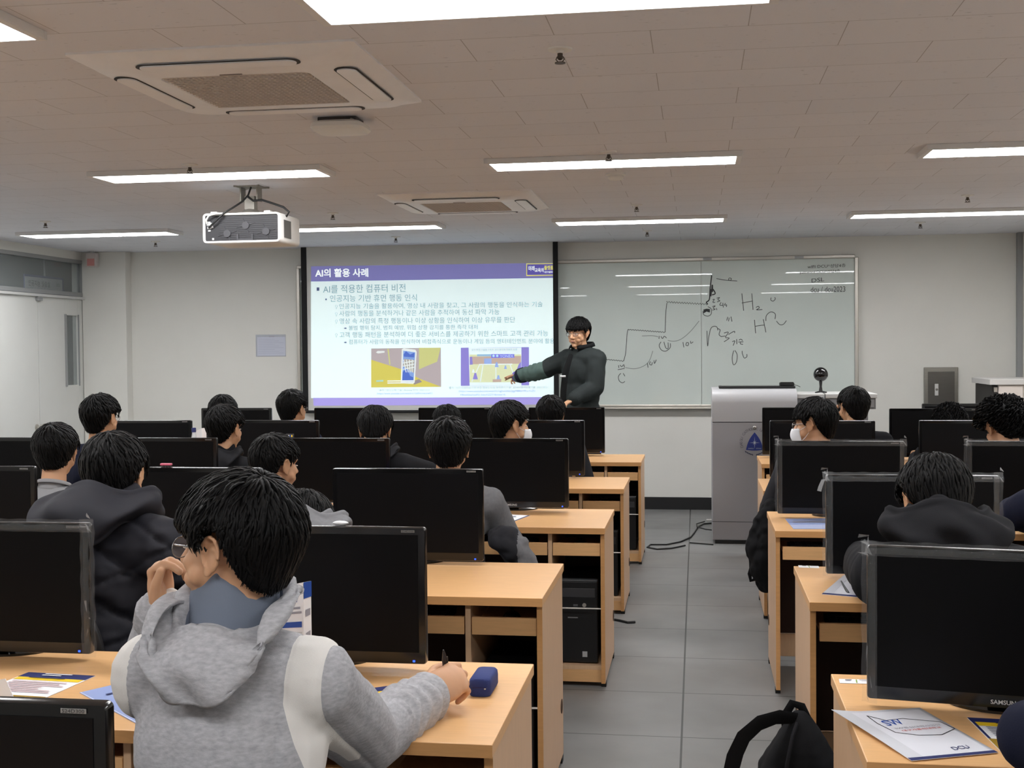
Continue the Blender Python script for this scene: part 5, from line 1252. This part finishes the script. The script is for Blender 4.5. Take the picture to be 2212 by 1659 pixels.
# middle row
r, T, g = person('student in light grey collared shirt with black glasses at left', hp(121, 913, 5.05), -17, -2, topm=GRY, seed=14, front=5.375, hairkw=dict(nape=0.014, wild=0.05), collar_kw=dict(r0=0.064, r1=0.07, h=0.048, fold_=0.010), collar_m=GRY, foldamp=0.004); glasses(T, r, FRAME)
person('student with purple collar turned right, between two left monitors', hp(597, 937, 5.05), -52, -4, topm=PURP, seed=15, front=5.375, hairkw=dict(nape=0.012, wild=0.06))
h_ = Vector(hp(969, 900, 5.05))
person('student in mid grey sweatshirt with bare neck and both ears showing', h_, -5, -3, topm=GRYM, seed=16, front=5.375, t=0.02, hairkw=dict(nape=0.006, wild=0.06, n=1200, wid=0.005), sw=0.175, arms={'R': (h_ + Vector((0.265, 0.10, -0.46)), h_ + Vector((0.16, 0.42, -0.37))), 'L': (h_ + Vector((-0.26, 0.1, -0.46)), h_ + Vector((-0.1, 0.42, -0.37)))})
h_ = Vector((1.55, 4.98, 1.12))
person('navy jacket shoulder cut off by the right edge beside a wrapped monitor', h_, 0, -25, hip=(1.60, 4.85, 0.5), topm=NVY, t=0.03, seed=17, front=5.36, sw=0.19, arms={'L': (h_ + Vector((-0.30, 0.12, -0.28)), h_ + Vector((-0.1, 0.48, -0.36))), 'R': (h_ + Vector((0.3, 0.1, -0.3)), h_ + Vector((0.12, 0.45, -0.3)))})
# second nearest row
def quilt(me, d):
    a = co(me); n = nor(me); rel = a - np.array(d['nb']); x = rel @ np.array(d['ax']); z = rel @ np.array(d['sp'])
    def ln(c, w_): m = np.abs((c / w_) - np.round(c / w_)) * w_; return np.clip(m / 0.018, 0, 1)
    q = np.minimum(ln(x * 0.55 + z + 0.03, 0.135), ln(z - x * 0.75 + 0.05, 0.19)); q = np.sqrt(q)
    setco(me, a + n * (0.013 * (q - 0.6) + 0.007 * vnoise(a * np.array((1, 1, 2.2)), 22, 4))[:, None])
h_ = Vector(hp(248, 935, 3.52))
person('student in black quilted puffer jacket with thick collar at left', h_, -22, -12, hip=(-1.80, 3.30, 0.5), body_yaw=-8, topm=PUF, t=0.05, seed=18, vox=0.005, cvox=0.009, front=3.84, sw=0.18, foldamp=0.008, post=quilt,
       hairkw=dict(n=1500, wid=0.0045, wild=0.10, nape=0.01), hood_kw=dict(tip=0.10, rim=0.118, rise=0.02, rise0=0.105, drop0=0.09, bulge=0.06, bd=0.19, wide=1.05), arms={'L': (h_ + Vector((-0.36, 0.12, -0.42)), h_ + Vector((-0.12, 0.44, -0.37))), 'R': (h_ + Vector((0.26, 0.16, -0.42)), h_ + Vector((0.12, 0.44, -0.37)))})
h_ = Vector(hp(655, 1064, 3.72))
person('student with head bowed low in a mid grey hood, behind the nearest monitor', h_, -10, -42, hip=(h_.x + 0.02, 3.36, 0.5), topm=GRYM, seed=19, vox=0.006, front=3.84, hairkw=dict(n=1300, wid=0.0045, wild=0.05), nshift=(0.03, -0.02, 0.12), hood_kw=dict(tip=0.08, rim=0.105, rise=0.03, rise0=0.05), arms={'L': (h_ + Vector((-0.27, 0.0, -0.24)), h_ + Vector((-0.12, 0.26, -0.22))), 'R': (h_ + Vector((0.27, 0.0, -0.24)), h_ + Vector((0.15, 0.28, -0.22)))})
h_ = Vector(hp(2020, 988, 3.62))
person('student in black jacket bending over the desk, right bank', h_, 18, -32, hip=(0.76, 3.36, 0.5), topm=BLK, t=0.035, seed=20, vox=0.005, front=3.87, sw=0.185, foldamp=0.012, hairkw=dict(n=1600, wid=0.0045, wild=0.09, Tk=0.025),
       hood_fold=0.014, hood_kw=dict(tip=0.03, rim=0.108, rise=0.0, rise0=0.115, drop0=0.11, bd=0.17, wide=1.1), arms={'L': (onz(1868, 1215, 0.80), onz(1905, 1210, 0.76)), 'R': (h_ + Vector((0.30, 0.05, -0.28)), h_ + Vector((0.2, 0.36, -0.25)))})
# nearest row: the grey hoodie
HG = mat('hoodie_heather', rgb(172, 172, 175), 0.95, spec=0.15, noise=0.17, nscale=80, stretch=(1, 1, 2.4), bump=0.25, bscale=500)
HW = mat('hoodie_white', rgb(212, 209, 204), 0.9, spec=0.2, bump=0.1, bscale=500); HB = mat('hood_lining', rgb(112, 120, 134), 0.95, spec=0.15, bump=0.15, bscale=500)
HG2 = two_tone('hoodie_two_tone', HG, rgb(226, 223, 218))
def hpost(me, d):
    me.materials.append(HG2)
    a = co(me); n = nor(me); nb, ax, sp = (np.array(d[k]) for k in ('nb', 'ax', 'sp')); rel = a - nb
    x = rel @ ax; z = rel @ sp
    # creases of the sleeve near the elbow and wrist, seams along the panels
    AR = [np.array(p) for p in d['AR']]; dd = AR[1] - AR[0]; L = np.linalg.norm(dd); s_ = ((a - AR[0]) @ dd) / L ** 2; near = np.linalg.norm(a - (AR[0] + np.clip(s_, 0, 1)[:, None] * dd), axis=1) < 0.11
    cr = np.where(near & (s_ > 0.35), 0.0035 * np.sin(s_ * 34 + 2.5 * np.sin(a[:, 2] * 30) + 3 * vnoise(a, 14, 6)), 0)
    lo = np.exp(-((z + 0.40) / 0.07) ** 2) * 0.006 * np.sin((z * 1.0 + x * 0.35) * 120 + 2 * vnoise(a, 8, 2))
    xx = np.where(x > 0, x, -x - 0.035); seam = -0.005 * (np.exp(-((xx - 0.130) / 0.004) ** 2) + np.exp(-((xx - 0.192) / 0.004) ** 2)) * (z > -0.27)
    setco(me, a + n * (cr + lo + seam)[:, None])
    X = np.where(x > 0, x, -x - 0.035)
    set_panel(me, np.where((rel @ np.array(d['bk']) > -0.2), np.minimum(X - 0.130 - 0.35 * np.maximum(0, -0.10 - z), 0.192 - X), -1))
h_ = Vector(hp(503, 1021, 2.10, 1.0, 0.137))
elR, wrR = ony(790, 1598, 2.33), ony(920, 1520, 2.57)
wrR.z = max(wrR.z, 0.762)
elL, wrL = ony(330, 1470, 2.36), ony(352, 1318, 2.27); elL.z = max(elL.z, 0.785)
HOOD, HT, HGD = person('student in light grey hoodie with white shoulder panels, writing, hand at mouth', h_, 52, 2, 4, hip=(ony(470, 1500, 1.93).x, 1.93, 0.50), body_yaw=-2, topm=HG, top='hoodie', t=0.026, seed=21, vox=0.0036, cvox=0.0065, front=2.40, sw=0.150, slv=0.004, hood_fold=0.012, nshift=(-0.015, 0, 0),
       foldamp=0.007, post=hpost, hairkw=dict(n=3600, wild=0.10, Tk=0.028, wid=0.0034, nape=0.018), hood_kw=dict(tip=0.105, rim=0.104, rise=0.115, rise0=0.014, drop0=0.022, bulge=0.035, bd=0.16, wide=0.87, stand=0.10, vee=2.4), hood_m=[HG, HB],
       arms={'R': (elR, wrR), 'L': (elL, wrL)}, sh_drop=0.06,
       hands={'R': dict(f=(0.66, 0.56, 0.36), n=(-0.42, 0.40, -0.80), k=1.06, per=[(0.75, 0.95, 0.5), (0.95, 1.05, 0.5), (1.1, 1.15, 0.6), (1.2, 1.2, 0.6)], thumb=(0.45, 0.85, 0.3), tcurl=0.5),
              'L': dict(f=(-0.06, -0.03, 1), n=(0.93, -0.12, 0), per=[(1.05, 0.75, 0.4), (1.15, 0.95, 0.4), (1.25, 1.1, 0.5), (1.3, 1.2, 0.5)], thumb=(0.35, 0.9, 0.35), tcurl=0.5)})
lens_part(HT, glasses(HT, HOOD, FRAMES))
# sleeve of a student cut off at the bottom right corner
h_ = Vector((0.93, 2.06, 1.14))
person('navy sleeved student cut off by the bottom right corner', h_, 0, -20, hip=(0.95, 1.93, 0.5), topm=NVY, t=0.03, seed=22, vox=0.008, front=2.39, arms={'L': (Vector((0.585, 2.22, 0.83)), Vector((0.74, 2.5, 0.765))), 'R': (Vector((1.28, 2.2, 0.8)), Vector((1.12, 2.5, 0.76)))})
# ------------------------------------------------------------------ chairs under the people
CHS = mat('chair_black', rgb(24, 24, 26), 0.6); CHM = mat('chair_tube', rgb(40, 40, 42), 0.35, metal=0.6)
def make_chair(loc, label):
    r = thing('chair', label, 'chair', loc, group='black classroom chairs')
    g = MB(); rr = []
    for z, k in ((0.40, .92), (0.412, 1), (0.44, 1), (0.452, .9)): rr.append([(x * k, y * k + 0.02, z) for x, y in rrect(0.225, 0.215, 0.07, 5)])
    loft(g, rr); g.build('seat', CHS, r, smooth=50)
    g = MB()
    def fn(u, v): x = (u - 0.5) * 0.43; z = 0.50 + 0.29 * v; return (x * (1 - 0.10 * abs(2 * v - 1) ** 3), -0.205 - 0.05 * v + 0.35 * x * x, z)
    g.grid(fn, 14, 10); g.build('backrest', CHS, r, smooth=180, solid=0.022, fix=False)
    for s in (-1, 1):
        MB().tube([(s * 0.19, -0.19, 0.70), (s * 0.20, -0.20, 0.42), (s * 0.20, -0.17, 0.40)], 0.011, 10).build('back_upright', CHM, r)
        for y0, y1 in ((-0.15, -0.22), (0.19, 0.22)): MB().tube([(s * 0.19, y0, 0.40), (s * 0.205, y1, 0.0)], 0.011, 10).build('leg', CHM, r)
    MB().tube([(-0.2, 0.0, 0.39), (0.2, 0.0, 0.39)], 0.01, 8).build('crossbar', CHM, r)
    return r
ch0 = None
for rt, lb in PERS:
    if 'teacher' in lb: continue
    wds = lb.split()[:10]
    while wds[-1] in ('the', 'and', 'of', 'in', 'at', 'a', 'with', 'between', 'by', 'to', 'beside', 'showing'): wds.pop()
    lab = 'black chair under the ' + ' '.join(wds).rstrip(',')
    c = (rt.location.x, rt.location.y - 0.01, 0)
    if ch0 is None: ch0 = make_chair(c, lab)
    else: dup(ch0, c, lab)
# a grey jacket half slipped off the chair of the sweatshirt student
g = MB(); pts = [ony(u, v, 4.88) for u, v in ((1078, 1160), (1096, 1168), (1112, 1185), (1128, 1196), (1138, 1215), (1142, 1235))]
g.limb([pts[0], pts[1], pts[2]], [0.05, 0.06, 0.055]); g.limb([pts[2], pts[3], pts[4], pts[5]], [0.05, 0.045, 0.045, 0.05]); g.limb([pts[3], ony(1130, 1175, 4.88)], [0.04, 0.03])
me = remesh(g, 'draped_jacket', 0.008, 3); fold(me, 0.016, 17, 3); me.materials.append(CHAR); me.materials.append(GRYM)
xm = ony(1120, 1190, 4.88).x; me.polygons.foreach_set('material_index', [1 if p.center.x > xm else 0 for p in me.polygons]); o = link('draped_jacket', me, None, 180)
tag(o, 'dark jacket with grey lining slipping off a chair in the middle row', 'jacket')

# ------------------------------------------------------------------ paper on the desks
DT = DZ + 0.0006
def on(u, v): return onz(u, v, DT)
def sheet(name, label, cat, quad_, m, bands=(), lines=None, th=0.0012, group=None, root_name=None):
    """a sheet lying on a desk: quad_ = far left, far right, near right, near left; bands = (v0, v1, u0, u1, material, name)"""
    q = [on(*p) if not isinstance(p, Vector) else p for p in quad_]
    c = sum(q, Vector()) / 4; r = thing(name, label, cat, c, group=group)
    def at(u, v, z=0.0): p = (q[0] * (1 - u) + q[1] * u) * (1 - v) + (q[3] * (1 - u) + q[2] * u) * v - c; return Vector((p.x, p.y, p.z + z))
    b = MB(); b.add([at(0, 0), at(1, 0), at(1, 1), at(0, 1), at(0, 0, th), at(1, 0, th), at(1, 1, th), at(0, 1, th)], [(0, 1, 2, 3), (4, 5, 6, 7), (0, 1, 5, 4), (1, 2, 6, 5), (2, 3, 7, 6), (3, 0, 4, 7)])
    b.build('sheet', m, r, smooth=0)
    for k, (v0, v1, u0, u1, mm, nm) in enumerate(bands):
        z = th + 0.0004 + 0.0002 * k
        MB().add([at(u0, v0, z), at(u1, v0, z), at(u1, v1, z), at(u0, v1, z)], [(0, 1, 2, 3)]).build(nm, mm, r, smooth=0)
    for k, (v0, v1, u0, u1, n, mm) in enumerate(lines or ()):
        b = MB(); rnd = random.Random(k + 4)
        for i in range(n):
            vv = v0 + (v1 - v0) * i / n; hh = (v1 - v0) / n * 0.42; uu = u1 - (u1 - u0) * rnd.choice((0, .05, .12, .3))
            b.add([at(u0, vv, th + 0.0022), at(uu, vv, th + 0.0022), at(uu, vv + hh, th + 0.0022), at(u0, vv + hh, th + 0.0022)], [(0, 1, 2, 3)])
        b.build('printed_lines', mm, r, smooth=0)
    return r, at
LEAF = lambda: [(0, .15, 0, 1, NAVY, 'header_band'), (.15, .23, 0.02, .98, YELLOWP, 'yellow_band'), (.68, 1, 0, 1, OCHRE, 'lower_panel')]
r, at = sheet('leaflet', 'yellow and navy leaflet on the nearest left desk by the wrapped monitor', 'leaflet', [(62, 1453), (206, 1461), (46, 1531), (-110, 1521)], PAPER, LEAF(), [(.28, .62, .08, .92, 7, mat('faint_red_print', rgb(196, 168, 170), 0.7)), (.74, .92, .4, .8, 3, INK), (.03, .12, .3, .7, 2, PAPER), (.165, .2, .2, .8, 1, INK)], group='event leaflets')
r, at = sheet('leaflet', 'small navy edged leaflet beside the writing hand', 'leaflet', [(792, 1489), (867, 1479), (886, 1508), (808, 1524)], PAPER, [(0, .28, 0, 1, NAVY, 'header_band'), (.28, .42, 0, .96, YELLOWP, 'yellow_band'), (.28, 1, .96, 1, NAVY, 'side_edge'), (.93, 1, 0, 1, NAVY, 'lower_edge')], [(.5, .88, .08, .9, 4, GREYP)], group='event leaflets')
r, at = sheet('leaflet', 'yellow, white and navy leaflet on the right near desk by the big folder', 'leaflet', [(2089, 1551), (2260, 1560), (2330, 1640), (2166, 1628)], PAPER, [(0, .13, 0, 1, NAVY, 'header_band'), (.13, .24, 0.0, 1, YELLOWP, 'yellow_band'), (.62, 1, 0, 1, OCHRE, 'lower_panel'), (.13, .62, 0, .04, NAVY, 'side_edge')], [(.28, .58, .12, .95, 6, GREYP), (.02, .11, .4, .8, 2, PAPER), (.15, .2, .3, .9, 1, INK), (.68, .74, .3, .7, 1, INK)], group='event leaflets')
FOLD = mat('folder_white', rgb(232, 233, 240), 0.25, spec=0.5); FOLDB = mat('folder_blue', rgb(164, 180, 226), 0.25, spec=0.5)
r, at = sheet('plastic_folder', 'pale blue plastic folder partly under the hoodie student', 'folder', [(172, 1497), (270, 1474), (452, 1546), (310, 1572)], FOLDB, [(0, 1, 0, .03, mat('folder_rim', rgb(196, 206, 236), 0.3), 'folder_rim')], [(.18, .24, .3, .45, 1, NAVY)], group='plastic folders')
r, at = sheet('plastic_folder', 'blue plastic folder on the middle right desk', 'folder', [(1696, 1121), (1800, 1120), (1806, 1143), (1714, 1143)], FOLDB, [(.62, 1, 0, 1, mat('folder_mid', rgb(186, 196, 230), 0.3), 'lower_panel')], [(.3, .5, .1, .9, 2, GREYP)], group='plastic folders')
r, at = sheet('plastic_folder', 'white folder under the arm of the bending student', 'folder', [(1823, 1243), (1900, 1246), (1884, 1293), (1775, 1284)], FOLD, [(.94, 1, 0, 1, NAVY, 'blue_edge'), (0, .94, 0, .2, mat('folder_pale', rgb(206, 208, 216), 0.3), 'pale_strip')], [(.5, .8, .5, .8, 2, GREYP)], group='plastic folders')
r, at = sheet('plastic_folder', 'leaflet in a clear folder by the aisle end monitor of the middle row', 'folder', [(1060, 1109), (1145, 1114), (1107, 1128), (1040, 1125)], PAPER, [(0, 1, .95, 1, NAVY, 'blue_edge')], [(.3, .8, .3, .8, 3, NAVY)], group='plastic folders')
sheet('paper_sheet', 'white paper glimpsed between the bowed hood and the central monitor', 'paper', [(690, 1103), (722, 1104), (724, 1120), (688, 1119)], PAPER, [], [(.6, .8, 0, 1, 1, NAVY)])
# the big folder hanging over the desk corner, its far left corner curled up
c = on(1969, 1594); r = thing('plastic_folder', 'big white folder with a blue logo hanging over the near right desk corner', 'folder', c, group='plastic folders')
Q = [on(1796, 1543), on(1987, 1531), on(2156, 1628), on(1969, 1646)]
def fa(u, v, z=0.0):
    p = (Q[0] * (1 - u) + Q[1] * u) * (1 - v) + (Q[3] * (1 - u) + Q[2] * u) * v - c
    return Vector((p.x, p.y, p.z + z + 0.0015 + 0.008 * max(0, 1 - u * 2.2) ** 2 * (1 - v) + 0.0015 * math.sin(v * 3.1) * (1 - u)))
g = MB(); g.grid(lambda u, v: fa(u, v), 20, 20); g.build('folder_sheet', FOLD, r, smooth=180, solid=0.001, fix=False)
def fq(name, u0, u1, v0, v1, m, z=0.0012):
    g = MB(); g.grid(lambda a, b_: fa(u0 + (u1 - u0) * a, v0 + (v1 - v0) * b_, z), 8, 8); return g.build(name, m, r, smooth=0, fix=False)
fq('blue_edge', 0, 1, 0.955, 1.0, NAVY)
fq('clear_overlap', 0.0, 0.18, 0, 0.955, mat('folder_pale2', rgb(218, 220, 226), 0.25))
g = MB()
def fl_(pts, w_=0.0012):
    g.tube([fa(u, v, 0.0016) for u, v in pts], w_, 5, flat=0.3, up=(0, 0, 1))
bub = [(0.30, 0.12), (0.42, 0.24), (0.62, 0.22), (0.95, 0.34), (0.98, 0.50), (0.74, 0.60), (0.50, 0.58), (0.30, 0.50), (0.27, 0.3), (0.30, 0.12)]
fl_(bub); g.build('bubble_outline', INK, r)
g = MB(); put = lambda body, u, v, u2, v2, h, m, nm: (lambda t: (put_text(t, body, fa(u, v, 0.0018), fa(u2, v2, 0) - fa(u, v, 0), (fa(u, v - 0.1, 0) - fa(u, v, 0)), w=(fa(u2, v2) - fa(u, v)).length, h=h, bold=0.01), t.build(nm, m, r, smooth=0)))(MB())
put('SW', 0.34, 0.36, 0.56, 0.34, 0.035, BLUEP, 'blue_logo')
put('SW중심대학사업단', 0.36, 0.44, 0.90, 0.42, 0.011, GREYP, 'logo_caption')
put('대구가톨릭대학교', 0.40, 0.49, 0.86, 0.47, 0.010, REDP, 'logo_caption')
put('DCU', 0.60, 0.90, 0.80, 0.885, 0.018, NAVY, 'lettering')
# folded brochures
def brochure(label, pts, z1, faces, group='standing brochures'):
    r = thing('brochure', label, 'brochure', (pts[0].x, pts[0].y, DZ), group=group); o = Vector((pts[0].x, pts[0].y, DZ))
    for k in range(len(pts) - 1):
        a, b_ = pts[k] - o, pts[k + 1] - o; a.z = b_.z = 0.0; d = (b_ - a); n_ = Vector((d.y, -d.x, 0)).normalized()
        g = MB(); h0 = z1[k] - DZ; h1 = z1[k + 1] - DZ
        g.add([a, b_, b_ + Vector((0, 0, h1)), a + Vector((0, 0, h0))], [(0, 1, 2, 3)]); p_ = g.build('panel', PAPER, r, smooth=0, solid=0.0008, fix=False)
        for (t0, t1, u0, u1, m, nm) in faces[k]:
            g = MB(); f = lambda u, t: a + d * u + Vector((0, 0, (h0 + (h1 - h0) * u) * t)) + n_ * 0.0012
            g.add([f(u0, t0), f(u1, t0), f(u1, t1), f(u0, t1)], [(0, 1, 2, 3)]); g.build(nm, m, p_, smooth=0, fix=False)
    return r
ln_ = lambda t, u0=.1, u1=.9, m=GREYP, h=.018: (t, t + h, u0, u1, m, 'printed_line')
P_ = [ony(548, 1280, 2.80), ony(596, 1280, 2.76), ony(592, 1280, 2.70), ony(655, 1280, 2.66), ony(672, 1280, 2.74)]
Z_ = [ony(548, 1262, 2.80).z, ony(596, 1250, 2.76).z]
brochure('white brochure panel standing just behind the hoodie neck', P_[:2], Z_, [[ln_(.9), ln_(.84), ln_(.76, .05, .95, INK), ln_(.7), ln_(.62)]])
brochure('folded blue and white brochure standing in front of the near monitor', P_[2:], [ony(592, 1271, 2.70).z, ony(655, 1258, 2.66).z, ony(672, 1255, 2.74).z],
         [[ln_(.93, .05, .5, INK), ln_(.84, .3, .8, BLUEP, .03), ln_(.78, .25, .9), ln_(.74, .15, .95), ln_(.62, .25, .95, BLUEP, .05), (.3, .58, .25, .95, mat('pale_print2', rgb(206, 208, 210), 0.7), 'picture_panel')], [(.86, 1, 0, 1, BLUEP, 'blue_panel'), ln_(.7, .2, .8, GREYP, .06), ln_(.5, .2, .8, GREYP, .06), (.38, .42, 0, 1, BLUEP, 'blue_line')]])
brochure('white folded brochure at the left edge of the nearest desk', [ony(-12, 1500, 2.56), ony(12, 1500, 2.50), ony(32, 1500, 2.44)], [ony(-12, 1470, 2.56).z, ony(15, 1466, 2.50).z, ony(22, 1470, 2.44).z * 0.5 + DZ * 0.5], [[ln_(.05, 0, 1, NAVY, .05)], [ln_(.05, 0, 1, NAVY, .06)]])
# strips of label on the desk edges
for u0, u1, v0, v1, lb in ((1812, 1884, 1467, 1476, 'white seat label on the far edge of the near right desk'), (1724, 1768, 1221.5, 1226, 'white seat label on the far edge of the second right desk')):
    r, at = sheet('seat_label', lb, 'label', [(u0, v0), (u1, v0 + 1.5), (u1 + 2, v1 + 1.5), (u0 + 2, v1)], PAPER, [(.1, .9, .5, .54, mat('green_mark', rgb(120, 150, 40), 0.6), 'green_mark')], [(.25, .6, .6, .95, 1, GREYP), (.3, .7, .18, .4, 1, INK)], th=0.0006, group='seat labels')
# pencil case, pens
a, b_ = on(1016, 1507), on(1046, 1462); d = b_ - a; L = 0.155; ang = math.atan2(d.y, d.x) - math.pi / 2
PC = thing('pencil_case', 'navy blue zipped pencil case beside the writing hand', 'pencil case', (a.x + 0.020, a.y + 0.065, DZ + 0.001), ang)
g = MB(); rr = [[(x * k, y * (1 - (1 - k) * 0.4), z) for x, y in rrect(0.026, 0.060, 0.015, 5)] for z, k in ((0, .9), (0.006, 1), (0.026, 1), (0.036, .95), (0.040, .82))]
loft(g, rr); g.build('case_body', mat('navy_canvas', rgb(38, 52, 108), 0.85, bump=0.3, bscale=600), PC, smooth=50)
g = MB(); g.tube([(-0.0266, -0.06 + 0.12 * t, 0.022) for t in (0.05, 0.5, 0.95)], 0.0016, 6); g.tube([(x, -0.0605, 0.022) for x in (-0.018, 0, 0.018)], 0.0016, 6); g.build('zip', NAVY, PC)
MB().box(0.012, 0.016, -0.065, -0.06, 0.0185, 0.021).build('zip_pull', ALU, PC, smooth=0, bevel=0.001)
pt, pb = ony(958, 1404, 2.63), Vector((ony(966, 1470, 2.66).x, 2.675, DZ + 0.004)); d = (pt - pb); 
pen = thing('pen', 'black pen held upright in the writing hand', 'pen', pb); Rp = rot_to(d)
MB().lathe([(0.0008, 0), (0.003, 0.014), (0.0056, 0.02), (0.006, d.length - 0.03), (0.0062, d.length - 0.028), (0.0042, d.length - 0.012), (0.0015, d.length)], (0, 0, 0), 16, Rp).build('pen_barrel', mat('pen_black', rgb(34, 32, 34), 0.3), pen)
MB().obox(Rp @ Vector((0.0068, 0, d.length - 0.035)), (0.0008, 0.0016, 0.018), Rp).build('pen_clip', BLACK, pen, smooth=0)
o = MB().tube([ony(1817, 1255, 4.12), ony(1833, 1283, 4.02)], [0.002, 0.005], 8).build('pen', BLACK); tag(o, 'dark pen sticking out below the arm of the bending student', 'pen')
# things on and by the monitors further away
c = ony(358, 1012, 4.40); er = thing('eraser', 'pink and black eraser lying on top of a monitor', 'eraser', (c.x, 4.405, 1.0785))
MB().box(-0.022, 0.022, -0.008, 0.008, 0.004, 0.012).build('eraser_block', mat('pink', rgb(206, 96, 120), 0.5), er, smooth=0, bevel=0.002)
g = MB()
for x in (-0.012, 0.0, 0.012): g.box(x - 0.003, x + 0.003, -0.0085, 0.008, 0, 0.004)
g.build('dark_base', BLACK, er, smooth=0)
c = ony(419, 945, 7.35); bt = thing('bottle', 'small clear bottle with navy cap beside the second row monitor', 'bottle', (c.x, 7.35, DZ))
hb_ = ony(419, 925, 7.35).z - DZ
MB().lathe([(0.028, 0), (0.030, 0.01), (0.030, hb_ * 0.6), (0.012, hb_ * 0.88), (0.011, hb_ * 0.93)], n=24).build('bottle_body', mat('bottle_clear', rgb(220, 226, 230), 0.15, alpha=0.55), bt)
MB().lathe([(0.014, hb_ * 0.92), (0.014, hb_), (0.012, hb_ + 0.003)], n=20).build('cap', NAVY, bt)
MB().lathe([(0.0305, hb_ * 0.3), (0.0305, hb_ * 0.55)], n=24).build('bottle_label', PAPER, bt)
brochure('white folded paper standing left of a bowl cut head by the bottle', [ony(424, 940, 7.12), ony(436, 940, 7.05), ony(446, 940, 7.10)], [1.03, 1.05, 1.05], [[ln_(.3)], [ln_(.4)]])
MONS[12]  # the greyish monitor carries a tiny sticker
m_ = MONS[12]; p_ = ony(626, 941, 7.41) - Vector((m_.location.x, 7.41, DZ))
st_ = MB().box(p_.x - 0.026, p_.x + 0.026, -0.0066, -0.0052, p_.z - 0.012, p_.z + 0.012).build('screen_sticker', mat('sticker_dark', rgb(60, 62, 66), 0.4), m_, smooth=0)
for k, (a, m__) in enumerate(((-0.012, PAPER), (-0.004, BLUEP), (0.006, YELLOWP))): MB().box(p_.x - 0.012 + k * 0.01, p_.x - 0.004 + k * 0.01, -0.0072, -0.0066, p_.z - 0.009, p_.z + 0.003).build('sticker_print', m__, st_, smooth=0)
# white hat-like scrap over the near monitor
g = MB(); c = ony(753, 1150, 3.2); g.ell((0, 0, 0), (0.022, 0.010, 0.006)); me = remesh(g, 'tissue', 0.002, 1); fold(me, 0.002, 90, 1); me.materials.append(PAPER); o = link('tissue', me, None, 180); o.location = (ony(753, 1147, 3.02).x, 2.95, 1.0825); tag(o, 'small white crumpled tissue on top of the nearest monitor', 'tissue')

# ------------------------------------------------------------------ bags
BAG = cloth('bag_black', (20, 20, 22), bump=0.2)
BY = 3.28; c = ony(1715, 1600, BY); bp_ = thing('backpack', 'black backpack with a top loop standing in the aisle, bottom centre right', 'backpack', (c.x, BY, 0))
Bx = lambda u, v, y=BY: ony(u, v, y) - Vector((c.x, BY, 0))
g = MB(); top = Bx(1722, 1556)
for dz, w_ in ((0.012, 0.026), (0.03, 0.045), (0.05, 0.06), (0.075, 0.076), (0.10, 0.09), (0.13, 0.102), (0.18, 0.118), (0.24, 0.13), (0.31, 0.138), (0.39, 0.142), (0.46, 0.14)):
    z = top.z - dz
    for sx in (-0.5, 0, 0.5): g.ell((0.012 + sx * w_, 0, max(z, 0.05)), (w_ * 0.55, min(0.105, 0.02 + w_ * 0.75), 0.04))
me = remesh(g, 'bag_body', 0.009, 5); fold(me, 0.014, 10, 8, (1, 1, .7)); a_ = co(me); a_[:, 2] = np.maximum(a_[:, 2], 0.0); setco(me, a_); me.materials.append(BAG); link('bag_body', me, bp_, 180)
g = MB(); g.tube([top + Vector(p) for p in ((-0.028, 0.01, -0.03), (-0.03, 0.01, 0.01), (-0.012, 0.01, 0.042), (0.012, 0.01, 0.035), (0.03, 0.01, -0.005), (0.034, 0.01, -0.03))], 0.012, 10, flat=0.35, up=(0, 1, 0)); g.build('top_loop', BAG, bp_)
g = MB(); g.tube([Bx(u, v, y) for u, v, y in ((1718, 1552, BY - 0.03), (1680, 1549, BY - 0.06), (1640, 1562, BY - 0.08), (1606, 1592, BY - 0.1), (1588, 1630, BY - 0.1), (1576, 1680, BY - 0.09), (1578, 1760, BY - 0.08), (1610, 1850, BY - 0.06), (1660, 1900, BY - 0.04))], [0.018, 0.024, 0.028, 0.03, 0.03, 0.028, 0.02, 0.018, 0.016], 12, flat=0.25, up=(0, 1, 0.3)); g.build('shoulder_strap', BAG, bp_)
g = MB(); g.tube([Bx(1722, 1562, BY - 0.075), Bx(1712, 1590, BY - 0.10), Bx(1700, 1650, BY - 0.12), Bx(1690, 1720, BY - 0.125)], 0.005, 8); g.build('piping', cloth('piping_black', (30, 30, 33)), bp_)
HB_ = 6.42; c = ony(1650, 1190, HB_); hb2 = thing('shoulder_bag', 'black bag hanging on a chair at the aisle side of the right bank', 'bag', (c.x, HB_, 0))
Bx = lambda u, v, y=HB_: ony(u, v, y) - Vector((c.x, HB_, 0))
g = MB(); g.limb([Bx(1668, 1095), Bx(1655, 1130), Bx(1650, 1180), Bx(1652, 1225), Bx(1655, 1258)], [0.05, 0.07, 0.085, 0.08, 0.055]); g.limb([Bx(1640, 1150), Bx(1622, 1185), Bx(1618, 1198)], [0.05, 0.03, 0.018])
me = remesh(g, 'bag_body', 0.008, 3); fold(me, 0.02, 16, 5); me.materials.append(BAG); link('bag_body', me, hb2, 180)
g = MB(); g.tube([Bx(1640, 1195), Bx(1626, 1215), Bx(1619, 1240), Bx(1622, 1254), Bx(1634, 1250)], 0.01, 8, flat=0.4, up=(0, 1, 0)); g.build('strap', BAG, hb2)
